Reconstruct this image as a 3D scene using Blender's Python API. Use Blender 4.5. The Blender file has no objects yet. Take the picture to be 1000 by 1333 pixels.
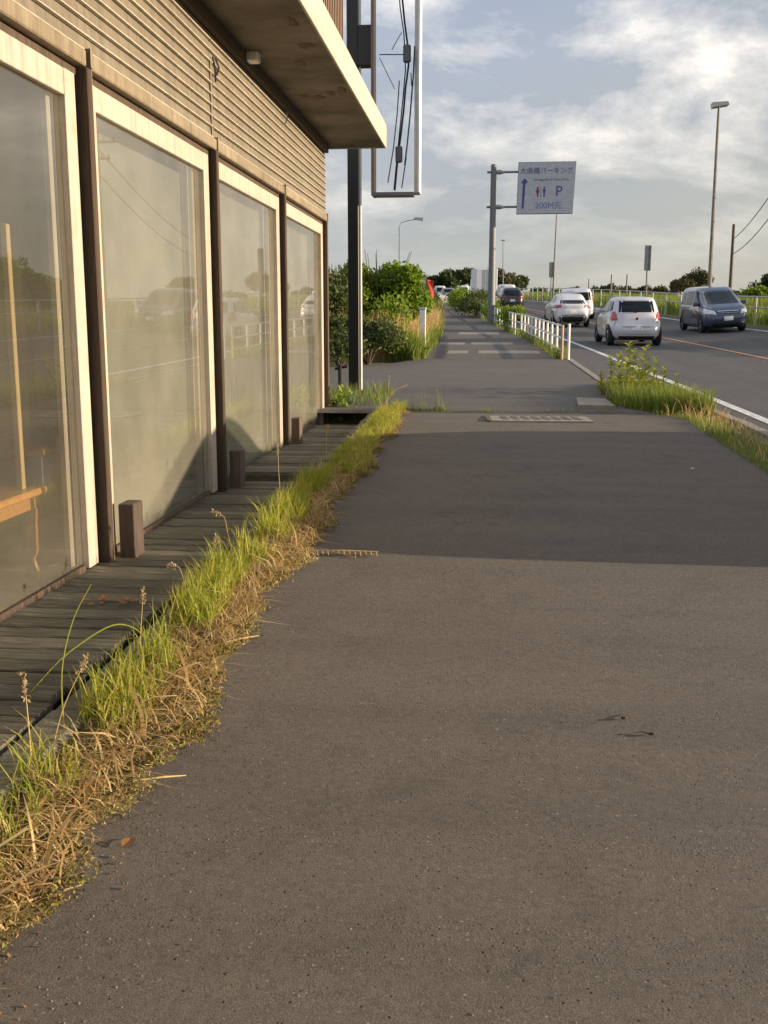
import bpy, math, random
import numpy as np
from mathutils import Vector, Matrix
random.seed(7); rng = np.random.default_rng(7)
R = math.radians
sc = bpy.context.scene
COL = sc.collection

# ---------------------------------------------------------------- camera
cam = bpy.data.cameras.new('camera'); co = bpy.data.objects.new('camera', cam); COL.objects.link(co)
FPX = 1340.0
cam.sensor_fit = 'VERTICAL'; cam.sensor_height = 36.0; cam.lens = 36.0*FPX/1333.0
cam.clip_start = 0.05; cam.clip_end = 6000
co.location = (0, 0, 1.5)
co.rotation_euler = (R(90-10.258), 0, R(5.745))
sc.camera = co
# ---------------------------------------------------------------- light
SUN_EL, SUN_AZ = 9.5, 90.0            # sun on the +X side of the street
w = bpy.data.worlds.new('World'); sc.world = w; w.use_nodes = True
nt = w.node_tree; nt.nodes.clear()
def N(t, **k):
    n = nt.nodes.new(t)
    for a, b in k.items(): setattr(n, a, b)
    return n
L = lambda a, b: nt.links.new(a, b)
out = N('ShaderNodeOutputWorld'); bg = N('ShaderNodeBackground'); bg.inputs[1].default_value = 0.064
sky = N('ShaderNodeTexSky', sky_type='NISHITA'); sky.sun_disc = False
sky.sun_elevation = R(SUN_EL); sky.sun_rotation = R(90)
sky.air_density = 1.0; sky.dust_density = 1.6; sky.ozone_density = 1.6
tc = N('ShaderNodeTexCoord')
sep = N('ShaderNodeSeparateXYZ'); L(tc.outputs['Generated'], sep.inputs[0])
zz = N('ShaderNodeMath', operation='MAXIMUM'); L(sep.outputs[2], zz.inputs[0]); zz.inputs[1].default_value = 0.0
za = N('ShaderNodeMath', operation='ADD'); L(zz.outputs[0], za.inputs[0]); za.inputs[1].default_value = 0.35
dx = N('ShaderNodeMath', operation='DIVIDE'); L(sep.outputs[0], dx.inputs[0]); L(za.outputs[0], dx.inputs[1])
dy = N('ShaderNodeMath', operation='DIVIDE'); L(sep.outputs[1], dy.inputs[0]); L(za.outputs[0], dy.inputs[1])
cmb = N('ShaderNodeCombineXYZ'); L(dx.outputs[0], cmb.inputs[0]); L(dy.outputs[0], cmb.inputs[1])
mp = N('ShaderNodeMapping'); mp.inputs['Location'].default_value = (3.1, 2.15, 0); mp.inputs['Scale'].default_value = (0.9, 1.15, 1)
L(cmb.outputs[0], mp.inputs[0])
def ramp(fac, stops):
    r = N('ShaderNodeValToRGB'); L(fac, r.inputs[0]); e = r.color_ramp.elements
    while len(e) < len(stops): e.new(0.5)
    for i, (p, c) in enumerate(stops): e[i].position = p; e[i].color = (c[0], c[1], c[2], 1)
    return r.outputs[0]
nz1 = N('ShaderNodeTexNoise'); nz1.inputs['Scale'].default_value = 1.9; nz1.inputs['Detail'].default_value = 11; nz1.inputs['Roughness'].default_value = 0.62
nz1.inputs['Distortion'].default_value = 0.25
L(mp.outputs[0], nz1.inputs['Vector'])
nz2 = N('ShaderNodeTexNoise'); nz2.inputs['Scale'].default_value = 0.7; nz2.inputs['Detail'].default_value = 4
L(mp.outputs[0], nz2.inputs['Vector'])
fade = ramp(sep.outputs[2], [(0.05, (0.12,)*3), (0.20, (1, 1, 1))])
cl0 = ramp(nz1.outputs[0], [(0.47, (0, 0, 0)), (0.55, (0.30,)*3), (0.68, (1, 1, 1))])
clm = N('ShaderNodeMix', data_type='RGBA', blend_type='MULTIPLY'); clm.inputs[0].default_value = 1.0; L(cl0, clm.inputs[6]); L(fade, clm.inputs[7]); cloud = clm.outputs[2]
veil = ramp(nz2.outputs[0], [(0.30, (0.6,)*3), (0.65, (0.9,)*3)])
VEIL = 21.0; CLOUD_COL = (12.6, 11.5, 10.2)
mx = N('ShaderNodeMix', data_type='RGBA'); L(veil, mx.inputs[0]); L(sky.outputs[0], mx.inputs[6]); hz = ramp(sep.outputs[2], [(0.0, (0.53, 0.51, 0.47)), (0.12, (0.49, 0.475, 0.47)), (0.38, (0.375, 0.435, 0.545))])
az = ramp(sep.outputs[0], [(0.0, (0.46, 0.485, 0.52)), (0.65, (0.60, 0.55, 0.46))])
vm = N('ShaderNodeMix', data_type='RGBA', blend_type='MULTIPLY'); vm.inputs[0].default_value = 1.0; L(hz, vm.inputs[6]); L(az, vm.inputs[7])
vs = N('ShaderNodeMix', data_type='RGBA', blend_type='MULTIPLY'); vs.inputs[0].default_value = 1.0; L(vm.outputs[2], vs.inputs[6]); vs.inputs[7].default_value = (VEIL, VEIL, VEIL, 1)
L(vs.outputs[2], mx.inputs[7])
mx2 = N('ShaderNodeMix', data_type='RGBA'); L(cloud, mx2.inputs[0]); L(mx.outputs[2], mx2.inputs[6]); mx2.inputs[7].default_value = (*CLOUD_COL, 1)
L(mx2.outputs[2], bg.inputs[0]); L(bg.outputs[0], out.inputs[0])
sl = bpy.data.lights.new('sun', 'SUN'); sl.energy = 5.0; sl.angle = R(0.5); sl.color = (1.0, 0.80, 0.57)
so = bpy.data.objects.new('sun', sl); COL.objects.link(so)
so.rotation_euler = (0, R(90-SUN_EL), 0)          # shines towards -X and down
sc.view_settings.view_transform = 'Standard'; sc.view_settings.look = 'None'
sc.view_settings.exposure = 0.95; sc.view_settings.gamma = 1.0; sc.view_settings.use_curve_mapping = False
sc.cycles.max_bounces = 8; sc.cycles.transparent_max_bounces = 12
sc.cycles.use_denoising = True

# ---------------------------------------------------------------- materials
class Mat:
    def __init__(s, name):
        s.m = bpy.data.materials.new(name); s.m.use_nodes = True
        s.t = s.m.node_tree; s.p = s.t.nodes['Principled BSDF']; s.o = s.t.nodes['Material Output']
        s.tc = s.n('ShaderNodeTexCoord')
    def n(s, t, **k):
        x = s.t.nodes.new(t)
        for a, b in k.items(): setattr(x, a, b)
        return x
    def l(s, a, b): s.t.links.new(a, b)
    def noise(s, scale, detail=4, rough=0.55, stretch=None, coord='Object', dist=0):
        v = s.tc.outputs[coord]
        if stretch:
            m = s.n('ShaderNodeMapping'); m.inputs['Scale'].default_value = stretch; s.l(v, m.inputs[0]); v = m.outputs[0]
        x = s.n('ShaderNodeTexNoise'); x.inputs['Scale'].default_value = scale; x.inputs['Detail'].default_value = detail
        x.inputs['Roughness'].default_value = rough; x.inputs['Distortion'].default_value = dist
        s.l(v, x.inputs['Vector']); return x.outputs[0]
    def ramp(s, fac, stops):
        r = s.n('ShaderNodeValToRGB'); s.l(fac, r.inputs[0]); e = r.color_ramp.elements
        while len(e) < len(stops): e.new(0.5)
        for i, (p, c) in enumerate(stops):
            if not hasattr(c, '__len__'): c = (c, c, c)
            e[i].position = p; e[i].color = (c[0], c[1], c[2], 1)
        return r.outputs[0]
    def mix(s, fac, a, b, mode='MIX'):
        x = s.n('ShaderNodeMix', data_type='RGBA', blend_type=mode)
        for sock, val in ((x.inputs[0], fac), (x.inputs[6], a), (x.inputs[7], b)):
            if isinstance(val, (int, float)): sock.default_value = val
            elif isinstance(val, tuple): sock.default_value = (*val, 1)
            else: s.l(val, sock)
        return x.outputs[2]
    def bump(s, h, strength, dist):
        b = s.n('ShaderNodeBump'); b.inputs['Strength'].default_value = strength; b.inputs['Distance'].default_value = dist
        s.l(h, b.inputs['Height']); s.l(b.outputs[0], s.p.inputs['Normal'])
    def set(s, col=None, rough=None, metal=None, coat=None, spec=None):
        if col is not None:
            if isinstance(col, tuple): s.p.inputs['Base Color'].default_value = (*col, 1)
            else: s.l(col, s.p.inputs['Base Color'])
        if rough is not None:
            if isinstance(rough, (int, float)): s.p.inputs['Roughness'].default_value = rough
            else: s.l(rough, s.p.inputs['Roughness'])
        if metal is not None: s.p.inputs['Metallic'].default_value = metal
        if coat is not None: s.p.inputs['Coat Weight'].default_value = coat
        if spec is not None: s.p.inputs['Specular IOR Level'].default_value = spec
        return s.m

def worn(name, c1, c2, scale=3.0, rough=0.7, bump=0.0, bscale=60, stretch=None, metal=0, spec=0.4):
    m = Mat(name); f = m.ramp(m.noise(scale, 6, 0.65, stretch), [(0.35, 0), (0.68, 1)])
    if bump: m.bump(m.noise(bscale, 4, 0.6, stretch), 0.5, bump)
    return m.set(m.mix(f, c1, c2), rough, metal, spec=spec)
def plain(name, c, rough=0.5, metal=0, coat=0, spec=0.5):
    m = Mat(name); f = m.noise(9, 3); c2 = tuple(x*(0.985 if name.startswith(('car_', 'truck', 'lamp')) else 0.86) for x in c)
    return m.set(m.mix(m.ramp(f, [(0.4, 0), (0.65, 1)]), c, c2), rough, metal, coat, spec)

def asphalt(name, base, dark, patch, grain=1.0, stretch=(0.35, 2.2, 1)):
    m = Mat(name)
    big = m.ramp(m.noise(0.7, 5, 0.6), [(0.32, 0), (0.68, 1)])
    c = m.mix(big, base, patch)
    streak = m.ramp(m.noise(1.0, 4, 0.6, stretch), [(0.42, 0), (0.66, 1)])
    c = m.mix(m.mix(0.5, (0, 0, 0), streak), c, dark)
    st = m.ramp(m.noise(2.3, 7, 0.72, dist=0.8), [(0.52, 1.0), (0.60, 0.86), (0.74, 0.80)])
    c = m.mix(0.8, c, m.mix(1.0, c, st, 'MULTIPLY'))
    wv = m.n('ShaderNodeVectorMath', operation='ADD'); ns = m.n('ShaderNodeTexNoise'); ns.inputs['Scale'].default_value = 3.5; ns.inputs['Detail'].default_value = 6
    m.l(m.tc.outputs['Object'], ns.inputs['Vector']); m.l(m.tc.outputs['Object'], wv.inputs[0]); m.l(ns.outputs['Color'], wv.inputs[1])
    ck = m.n('ShaderNodeTexVoronoi', feature='DISTANCE_TO_EDGE'); ck.inputs['Scale'].default_value = 0.33; m.l(wv.outputs[0], ck.inputs['Vector'])
    cr = m.mix(1.0, m.ramp(ck.outputs['Distance'], [(0.0008, 1), (0.0022, 0)]), m.ramp(m.noise(0.9, 2), [(0.50, 0), (0.58, 1)]), 'MULTIPLY')
    c = m.mix(m.mix(1.0, cr, (0.6, 0.6, 0.6), 'MULTIPLY'), c, tuple(x*0.35 for x in dark))
    fine = m.ramp(m.noise(260, 2, 0.6), [(0.30, 0.35), (0.5, 1.0), (0.72, 1.9)])
    c = m.mix(0.55*grain, c, m.mix(1.0, c, fine, 'MULTIPLY'))
    mid = m.ramp(m.noise(38, 4, 0.7), [(0.30, 0.72), (0.52, 1.0), (0.75, 1.2)])
    c = m.mix(0.8, c, m.mix(1.0, c, mid, 'MULTIPLY'))
    vo = m.n('ShaderNodeTexVoronoi', feature='F1'); vo.inputs['Scale'].default_value = 75; m.l(m.tc.outputs['Object'], vo.inputs['Vector'])
    sp = m.n('ShaderNodeSeparateColor'); m.l(vo.outputs['Color'], sp.inputs[0])
    near = m.ramp(vo.outputs['Distance'], [(0.18, 1), (0.34, 0)])
    chip = m.ramp(sp.outputs[0], [(0.945, 0), (0.975, 1)])
    c = m.mix(m.mix(1.0, near, chip, 'MULTIPLY'), c, (0.27, 0.25, 0.225))
    hole = m.ramp(sp.outputs[1], [(0.93, 0), (0.96, 1)])
    c = m.mix(m.mix(1.0, near, hole, 'MULTIPLY'), c, tuple(x*0.3 for x in dark))
    h = m.mix(0.35, m.noise(170, 4, 0.75), m.noise(60, 5, 0.75))
    stone = m.mix(1.0, near, m.ramp(sp.outputs[2], [(0.80, 0), (0.95, 1)]), 'MULTIPLY')
    pit = m.mix(1.0, near, hole, 'MULTIPLY')
    h = m.mix(0.5, h, stone, 'ADD'); h = m.mix(0.6, h, pit, 'SUBTRACT')
    m.bump(h, 0.70*grain, 0.017)
    return m.set(c, 0.85, spec=0.3)

def leafmat(name, c1, c2, c3, trans=0.35, rough=0.6):
    m = Mat(name); g = m.n('ShaderNodeNewGeometry')
    c = m.ramp(g.outputs['Random Per Island'], [(0.0, c1), (0.5, c2), (1.0, c3)])
    c = m.mix(m.ramp(m.noise(1.6, 3), [(0.35, 0.0), (0.7, 0.6)]), c, c1)
    m.set(c, rough, spec=0.25)
    t = m.n('ShaderNodeBsdfTranslucent'); m.l(m.mix(1.0, c, (1.25, 1.2, 0.7), 'MULTIPLY'), t.inputs[0])
    ms = m.n('ShaderNodeMixShader'); ms.inputs[0].default_value = trans
    m.l(m.p.outputs[0], ms.inputs[1]); m.l(t.outputs[0], ms.inputs[2]); m.l(ms.outputs[0], m.o.inputs[0])
    return m.m

def glassmat(name, dust, tint=0.9):
    m = Mat(name)
    tr = m.n('ShaderNodeBsdfTransparent'); tr.inputs[0].default_value = (tint, tint, tint*0.97, 1)
    df = m.n('ShaderNodeBsdfDiffuse'); df.inputs[0].default_value = (0.50, 0.47, 0.38, 1)
    gl = m.n('ShaderNodeBsdfGlossy'); gl.inputs['Roughness'].default_value = 0.012
    fr = m.n('ShaderNodeFresnel'); fr.inputs['IOR'].default_value = 2.3
    sepz = m.n('ShaderNodeSeparateXYZ'); m.l(m.tc.outputs['Object'], sepz.inputs[0])
    low = m.ramp(sepz.outputs[2], [(0.0, 1), (0.9, 0)])
    nzz = m.ramp(m.noise(1.4, 6, 0.6), [(0.3, 0.6), (0.7, 1.3)])
    d = m.n('ShaderNodeMath', operation='MULTIPLY'); m.l(nzz, d.inputs[0]); d.inputs[1].default_value = dust
    d2 = m.n('ShaderNodeMath', operation='MULTIPLY_ADD'); m.l(low, d2.inputs[0]); d2.inputs[1].default_value = dust*0.8; m.l(d.outputs[0], d2.inputs[2])
    a = m.n('ShaderNodeMixShader'); m.l(d2.outputs[0], a.inputs[0]); m.l(tr.outputs[0], a.inputs[1]); m.l(df.outputs[0], a.inputs[2])
    b = m.n('ShaderNodeMixShader'); m.l(fr.outputs[0], b.inputs[0]); m.l(a.outputs[0], b.inputs[1]); m.l(gl.outputs[0], b.inputs[2])
    m.l(b.outputs[0], m.o.inputs[0])
    ge = m.n('ShaderNodeNewGeometry'); inv = m.n('ShaderNodeMath', operation='SUBTRACT'); inv.inputs[0].default_value = 1.0; m.l(ge.outputs['Backfacing'], inv.inputs[1])
    mu = m.n('ShaderNodeMath', operation='MULTIPLY'); m.l(fr.outputs[0], mu.inputs[0]); m.l(inv.outputs[0], mu.inputs[1]); m.l(mu.outputs[0], b.inputs[0])
    return m.m

def bandmat(name, c_main, c_dirt):
    """painted metal / wood with streaky rain dirt"""
    m = Mat(name); a = m.ramp(m.noise(2.2, 6, 0.7, (1, 0.35, 3)), [(0.35, 0), (0.75, 1)])
    s = m.ramp(m.noise(14, 5, 0.75, (1, 1, 0.08)), [(0.42, 0), (0.75, 0.85)])
    c = m.mix(a, c_main, c_dirt); c = m.mix(s, c, tuple(x*0.6 for x in c_dirt))
    m.bump(m.noise(90, 3), 0.3, 0.004); return m.set(c, 0.6, spec=0.35)

def woodmat(name, c1, c2, stretch, rough=0.8, b=0.006):
    m = Mat(name); g = m.noise(6, 8, 0.7, stretch, dist=0.6); c = m.ramp(g, [(0.25, c1), (0.5, tuple((x+y)/2 for x, y in zip(c1, c2))), (0.75, c2)])
    oi = m.n('ShaderNodeObjectInfo'); v = m.ramp(oi.outputs['Random'], [(0, 0.62), (1, 1.25)])
    c = m.mix(1.0, c, v, 'MULTIPLY'); m.bump(g, 0.8, b); return m.set(c, rough, spec=0.25)

MT = dict(
 walk=asphalt('walk_asphalt', (0.128, 0.111, 0.096), (0.096, 0.084, 0.074), (0.142, 0.122, 0.104)),
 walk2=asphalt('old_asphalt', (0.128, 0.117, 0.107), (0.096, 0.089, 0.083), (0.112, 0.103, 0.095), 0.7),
 road=asphalt('road_asphalt', (0.100, 0.098, 0.098), (0.062, 0.061, 0.062), (0.084, 0.082, 0.083), 0.7, (1.9, 0.05, 1)),
 concrete=worn('concrete', (0.30, 0.27, 0.23), (0.20, 0.18, 0.15), 5, 0.9, 0.006, 120),
 paint_white=worn('road_paint_white', (0.70, 0.70, 0.68), (0.42, 0.41, 0.39), 9, 0.7),
 paint_orange=worn('road_paint_orange', (0.60, 0.26, 0.10), (0.32, 0.18, 0.10), 7, 0.7),
 soil=worn('soil', (0.13, 0.095, 0.05), (0.12, 0.11, 0.03), 5, 0.95, 0.03, 60),
 moss=worn('moss_clump', (0.12, 0.125, 0.016), (0.22, 0.17, 0.05), 9, 0.95, 0.02, 90),
 field=worn('field_ground', (0.10, 0.12, 0.04), (0.16, 0.14, 0.06), 0.3, 0.95, 0.05, 8),
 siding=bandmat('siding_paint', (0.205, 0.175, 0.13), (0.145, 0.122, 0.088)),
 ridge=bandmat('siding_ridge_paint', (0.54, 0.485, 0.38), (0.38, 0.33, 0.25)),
 trim=bandmat('trim_paint', (0.27, 0.22, 0.15), (0.165, 0.13, 0.085)),
 frame=bandmat('frame_paint', (0.48, 0.42, 0.345), (0.38, 0.325, 0.26)),
 fascia=bandmat('fascia_paint', (0.52, 0.47, 0.39), (0.42, 0.37, 0.30)),
 soffit=worn('soffit_board', (0.22, 0.195, 0.15), (0.09, 0.078, 0.055), 1.6, 0.9, 0.01, 40),
 stain=worn('soffit_rot', (0.09, 0.075, 0.05), (0.18, 0.15, 0.10), 12, 0.95, 0.02, 50),
 post=woodmat('post_wood', (0.046, 0.034, 0.026), (0.135, 0.095, 0.066), (6, 6, 0.4)),
 block=woodmat('block_wood', (0.050, 0.036, 0.030), (0.135, 0.098, 0.080), (7, 7, 0.5)),
 deck=woodmat('deck_wood', (0.022, 0.021, 0.017), (0.21, 0.19, 0.14), (0.9, 9, 9)),
 glass=glassmat('shop_glass', 0.06), glass_film=glassmat('dusty_glass', 0.135),
 blind=worn('inner_sheet', (0.185, 0.20, 0.175), (0.12, 0.135, 0.12), 1.2, 0.9),
 inner=worn('inner_wall', (0.24, 0.19, 0.10), (0.15, 0.12, 0.07), 1.0, 0.9),
 ifloor=worn('inner_floor', (0.34, 0.30, 0.24), (0.22, 0.19, 0.15), 3, 0.5),
 furniture=woodmat('furniture_wood', (0.30, 0.12, 0.035), (0.50, 0.22, 0.07), (5, 5, 0.6), 0.35, 0.001),
 pale_wood=woodmat('pale_wood', (0.55, 0.40, 0.20), (0.70, 0.54, 0.30), (5, 5, 0.5), 0.6, 0.001),
 cushion=plain('blue_cushion', (0.06, 0.09, 0.17), 0.9),
 black=plain('black_metal', (0.018, 0.016, 0.015), 0.45), grey_metal=plain('galvanised', (0.17, 0.175, 0.19), 0.6, 0.1),
 silver=plain('sign_frame_metal', (0.72, 0.70, 0.66), 0.4, 0.3), brown_metal=plain('sign_inner_metal', (0.30, 0.19, 0.12), 0.55, 0.2),
 wire=plain('cable', (0.02, 0.022, 0.025), 0.6), tube=plain('tube_holder', (0.10, 0.11, 0.12), 0.4),
 white_pipe=plain('white_pipe_paint', (0.78, 0.77, 0.74), 0.45), red_pipe=plain('orange_pipe_paint', (0.50, 0.33, 0.24), 0.5),
 rail_grey=plain('weathered_rail', (0.46, 0.46, 0.44), 0.6),
 sign_white=plain('sign_face', (0.47, 0.49, 0.57), 0.55), sign_blue=plain('sign_ink_blue', (0.06, 0.08, 0.25), 0.5), sign_grey=plain('sign_ink_grey', (0.19, 0.20, 0.26), 0.5),
 sign_sky=plain('sign_ink_light_blue', (0.13, 0.21, 0.46), 0.5), sign_red=plain('sign_ink_red', (0.20, 0.03, 0.07), 0.5), sign_back=plain('sign_back', (0.30, 0.31, 0.31), 0.5, 0.3),
 banner=plain('banner_red', (0.50, 0.06, 0.04), 0.8), banner_w=plain('banner_white', (0.80, 0.78, 0.74), 0.8),
 pole_conc=worn('pole_concrete', (0.26, 0.24, 0.21), (0.18, 0.17, 0.15), 4, 0.85),
 pole_dark=worn('pole_dark', (0.13, 0.11, 0.09), (0.08, 0.07, 0.06), 4, 0.85),
 car_white=plain('car_paint_white', (0.60, 0.60, 0.63), 0.25, 0, 0.8), car_silver=plain('car_paint_silver', (0.56, 0.55, 0.60), 0.28, 0.1, 0.8),
 car_blue=plain('car_paint_blue', (0.045, 0.070, 0.125), 0.22, 0.3, 0.8), car_black=plain('car_paint_black', (0.016, 0.014, 0.017), 0.2, 0.1, 1.0), car_grey=plain('car_paint_grey', (0.22, 0.23, 0.25), 0.25, 0.4, 0.9),
 car_glass=plain('car_glass', (0.006, 0.010, 0.016), 0.05, 0, 0.0, 0.25), plastic=plain('black_plastic', (0.02, 0.02, 0.021), 0.6), tyre=plain('tyre_rubber', (0.018, 0.018, 0.018), 0.85),
 rim=plain('alloy', (0.55, 0.55, 0.56), 0.3, 0.8), lamp_red=plain('lamp_red', (0.38, 0.015, 0.03), 0.15, 0, 1.0), lamp_clear=plain('lamp_clear', (0.62, 0.63, 0.66), 0.08, 0.3, 1.0),
 chrome=plain('chrome', (0.7, 0.7, 0.72), 0.12, 1.0), plate=plain('number_plate', (0.78, 0.79, 0.80), 0.5), plate_ink=plain('plate_ink', (0.03, 0.14, 0.07), 0.6),
 box_white=plain('truck_box', (0.60, 0.62, 0.66), 0.4), lamp_head=plain('lamp_head', (0.42, 0.43, 0.43), 0.4, 0.4),
 bark=worn('bark', (0.10, 0.075, 0.05), (0.05, 0.04, 0.03), 20, 0.95, 0.02, 60),
 grass=leafmat('grass_green', (0.17, 0.23, 0.025), (0.34, 0.36, 0.055), (0.52, 0.45, 0.13), 0.45),
 straw=leafmat('grass_straw', (0.33, 0.19, 0.08), (0.56, 0.41, 0.19), (0.66, 0.55, 0.31), 0.3),
 seed=leafmat('seed_head', (0.36, 0.26, 0.15), (0.45, 0.36, 0.22), (0.50, 0.42, 0.3), 0.3),
 shrub=leafmat('shrub_leaf', (0.075, 0.14, 0.016), (0.16, 0.25, 0.025), (0.28, 0.34, 0.04), 0.45),
 shrub_dark=leafmat('shrub_leaf_dark', (0.050, 0.075, 0.024), (0.085, 0.115, 0.035), (0.13, 0.15, 0.05), 0.3),
 weed=leafmat('weed_leaf', (0.10, 0.16, 0.03), (0.18, 0.24, 0.05), (0.30, 0.30, 0.09), 0.4),
 tree=leafmat('tree_leaf', (0.028, 0.05, 0.014), (0.045, 0.075, 0.02), (0.075, 0.10, 0.03), 0.2),
 tree_b=leafmat('tree_leaf_brown', (0.06, 0.06, 0.025), (0.085, 0.085, 0.035), (0.11, 0.10, 0.045), 0.2),
 dryleaf=leafmat('dry_leaf', (0.20, 0.085, 0.03), (0.30, 0.14, 0.05), (0.34, 0.21, 0.10), 0.2),
 stone=plain('pebble', (0.17, 0.155, 0.135), 0.95),
)

# ---------------------------------------------------------------- geometry helpers
class MB:
    def __init__(s): s.v = []; s.f = []
    def add(s, v, f):
        o = len(s.v); s.v += [tuple(p) for p in v]; s.f += [tuple(i+o for i in q) for q in f]; return s
    def box(s, a, b, b0=0.0):
        (x0, y0, z0), (x1, y1, z1) = a, b
        if b0:                                  # chamfered box
            c = min(b0, abs(x1-x0)/3, abs(y1-y0)/3, abs(z1-z0)/3)
            rings = []
            for z, i in ((z0, c), (z0+c, 0), (z1-c, 0), (z1, c)):
                X0, X1, Y0, Y1 = x0+i, x1-i, y0+i, y1-i
                rings.append([(X0+c, Y0, z), (X1-c, Y0, z), (X1, Y0+c, z), (X1, Y1-c, z), (X1-c, Y1, z), (X0+c, Y1, z), (X0, Y1-c, z), (X0, Y0+c, z)])
            v = sum(rings, []); f = [tuple(range(7, -1, -1)), tuple(range(24, 32))]
            for r in range(3):
                for k in range(8): f.append((r*8+k, r*8+(k+1) % 8, r*8+8+(k+1) % 8, r*8+8+k))
            return s.add(v, f)
        v = [(x0, y0, z0), (x1, y0, z0), (x1, y1, z0), (x0, y1, z0), (x0, y0, z1), (x1, y0, z1), (x1, y1, z1), (x0, y1, z1)]
        return s.add(v, [(3, 2, 1, 0), (4, 5, 6, 7), (0, 1, 5, 4), (1, 2, 6, 5), (2, 3, 7, 6), (3, 0, 4, 7)])
    def tube(s, pts, r, n=8, cap=True):
        pts = [Vector(p) for p in pts]; rs = r if hasattr(r, '__len__') else [r]*len(pts); v = []; f = []
        for i, p in enumerate(pts):
            t = (pts[min(i+1, len(pts)-1)]-pts[max(i-1, 0)]).normalized()
            u = t.cross(Vector((0, 0, 1)) if abs(t.z) < 0.9 else Vector((1, 0, 0))).normalized(); q = t.cross(u)
            for k in range(n):
                a = 2*math.pi*k/n; v.append(p+(u*math.cos(a)+q*math.sin(a))*rs[i])
        for i in range(len(pts)-1):
            for k in range(n): f.append((i*n+k, i*n+(k+1) % n, (i+1)*n+(k+1) % n, (i+1)*n+k))
        if cap: f += [tuple(range(n-1, -1, -1)), tuple(range((len(pts)-1)*n, len(pts)*n))]
        return s.add(v, f)
    def lathe(s, prof, c, axis='z', n=20):
        v = []; f = []
        for (r, h) in prof:
            for k in range(n):
                a = 2*math.pi*k/n; x, y = r*math.cos(a), r*math.sin(a)
                v.append((c[0]+x, c[1]+y, c[2]+h) if axis == 'z' else (c[0]+h, c[1]+x, c[2]+y))
        for i in range(len(prof)-1):
            for k in range(n): f.append((i*n+k, i*n+(k+1) % n, (i+1)*n+(k+1) % n, (i+1)*n+k))
        f += [tuple(range(n-1, -1, -1)), tuple(range((len(prof)-1)*n, len(prof)*n))]
        return s.add(v, f)
    def prism(s, poly, y0, y1, axis='y'):
        n = len(poly); P = lambda a, b, y: (a, y, b) if axis == 'y' else ((a, b, y) if axis == 'z' else (y, a, b))
        v = [P(a, b, y0) for a, b in poly]+[P(a, b, y1) for a, b in poly]
        f = [tuple(range(n)), tuple(range(2*n-1, n-1, -1))]+[(i, i+n, (i+1) % n+n, (i+1) % n) for i in range(n)]
        return s.add(v, f)
def link(name, me, mat, parent=None, smooth=False, local=False):
    o = bpy.data.objects.new(name, me); COL.objects.link(o)
    if mat and not me.materials: me.materials.append(mat)
    if parent:
        o.parent = parent
    if smooth:
        me.polygons.foreach_set('use_smooth', [True]*len(me.polygons))
    return o
def base_of(p):
    v = Vector((0, 0, 0))
    while p: v += p.location; p = p.parent
    return v
def obj(name, mb, mat, parent=None, smooth=False, local=False, label=None):
    off = Vector((0, 0, 0)) if (local or parent is None) else base_of(parent)
    me = bpy.data.meshes.new(name); me.from_pydata([tuple(Vector(p)-off) for p in mb.v], [], mb.f); me.update()
    import bmesh
    bm = bmesh.new(); bm.from_mesh(me); bmesh.ops.recalc_face_normals(bm, faces=bm.faces); bm.to_mesh(me); bm.free()
    o = link(name, me, mat, parent, smooth)
    if smooth: me.set_sharp_from_angle(angle=R(42))
    if label: o['label'] = label
    return o
def tag(o, label=None, cat=None, group=None, kind=None):
    if label: o['label'] = label
    if cat: o['category'] = cat
    if group: o['group'] = group
    if kind: o['kind'] = kind
    return o
def thing(name, label, cat, loc=(0, 0, 0), group=None):
    o = bpy.data.objects.new(name, None); COL.objects.link(o); o.location = loc; o.empty_display_size = 0.1
    return tag(o, label, cat, group)
def copy_tree(o, parent=None):
    c = o.copy(); COL.objects.link(c)
    if parent: c.parent = parent
    for ch in list(o.children): copy_tree(ch, c)
    return c
def np_mesh(name, V, faces):
    """V (n,3); faces: list of int arrays (m,k)"""
    me = bpy.data.meshes.new(name); me.vertices.add(len(V)); me.vertices.foreach_set('co', np.asarray(V, np.float32).ravel())
    tot = sum(f.size for f in faces); me.loops.add(tot); me.loops.foreach_set('vertex_index', np.concatenate([f.ravel() for f in faces]).astype(np.int32))
    npoly = sum(len(f) for f in faces); me.polygons.add(npoly)
    st = []; c = 0
    for f in faces:
        st.append(np.arange(len(f))*f.shape[1]+c); c += f.size
    me.polygons.foreach_set('loop_start', np.concatenate(st).astype(np.int32))
    me.update(calc_edges=True); me.validate(); return me
def leaves(P, size, up=0.3, aspect=0.55, nrm=None):
    """rhombic, slightly folded leaves at points P"""
    n = len(P); d = rng.normal(size=(n, 3)); d[:, 2] += up; d /= np.linalg.norm(d, axis=1)[:, None]
    q = rng.normal(size=(n, 3)); u = np.cross(d, q); u /= np.linalg.norm(u, axis=1)[:, None]; b = np.cross(d, u)
    s = (size*rng.uniform(0.6, 1.35, n))[:, None]
    V = np.stack([P, P+d*s*0.5+u*s*aspect*0.5+b*s*0.12, P+d*s, P+d*s*0.5-u*s*aspect*0.5+b*s*0.12], 1).reshape(-1, 3)
    i = np.arange(n)[:, None]*4
    return V, [np.concatenate([i+[0, 1, 2], i+[0, 2, 3]], 0)]
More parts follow.
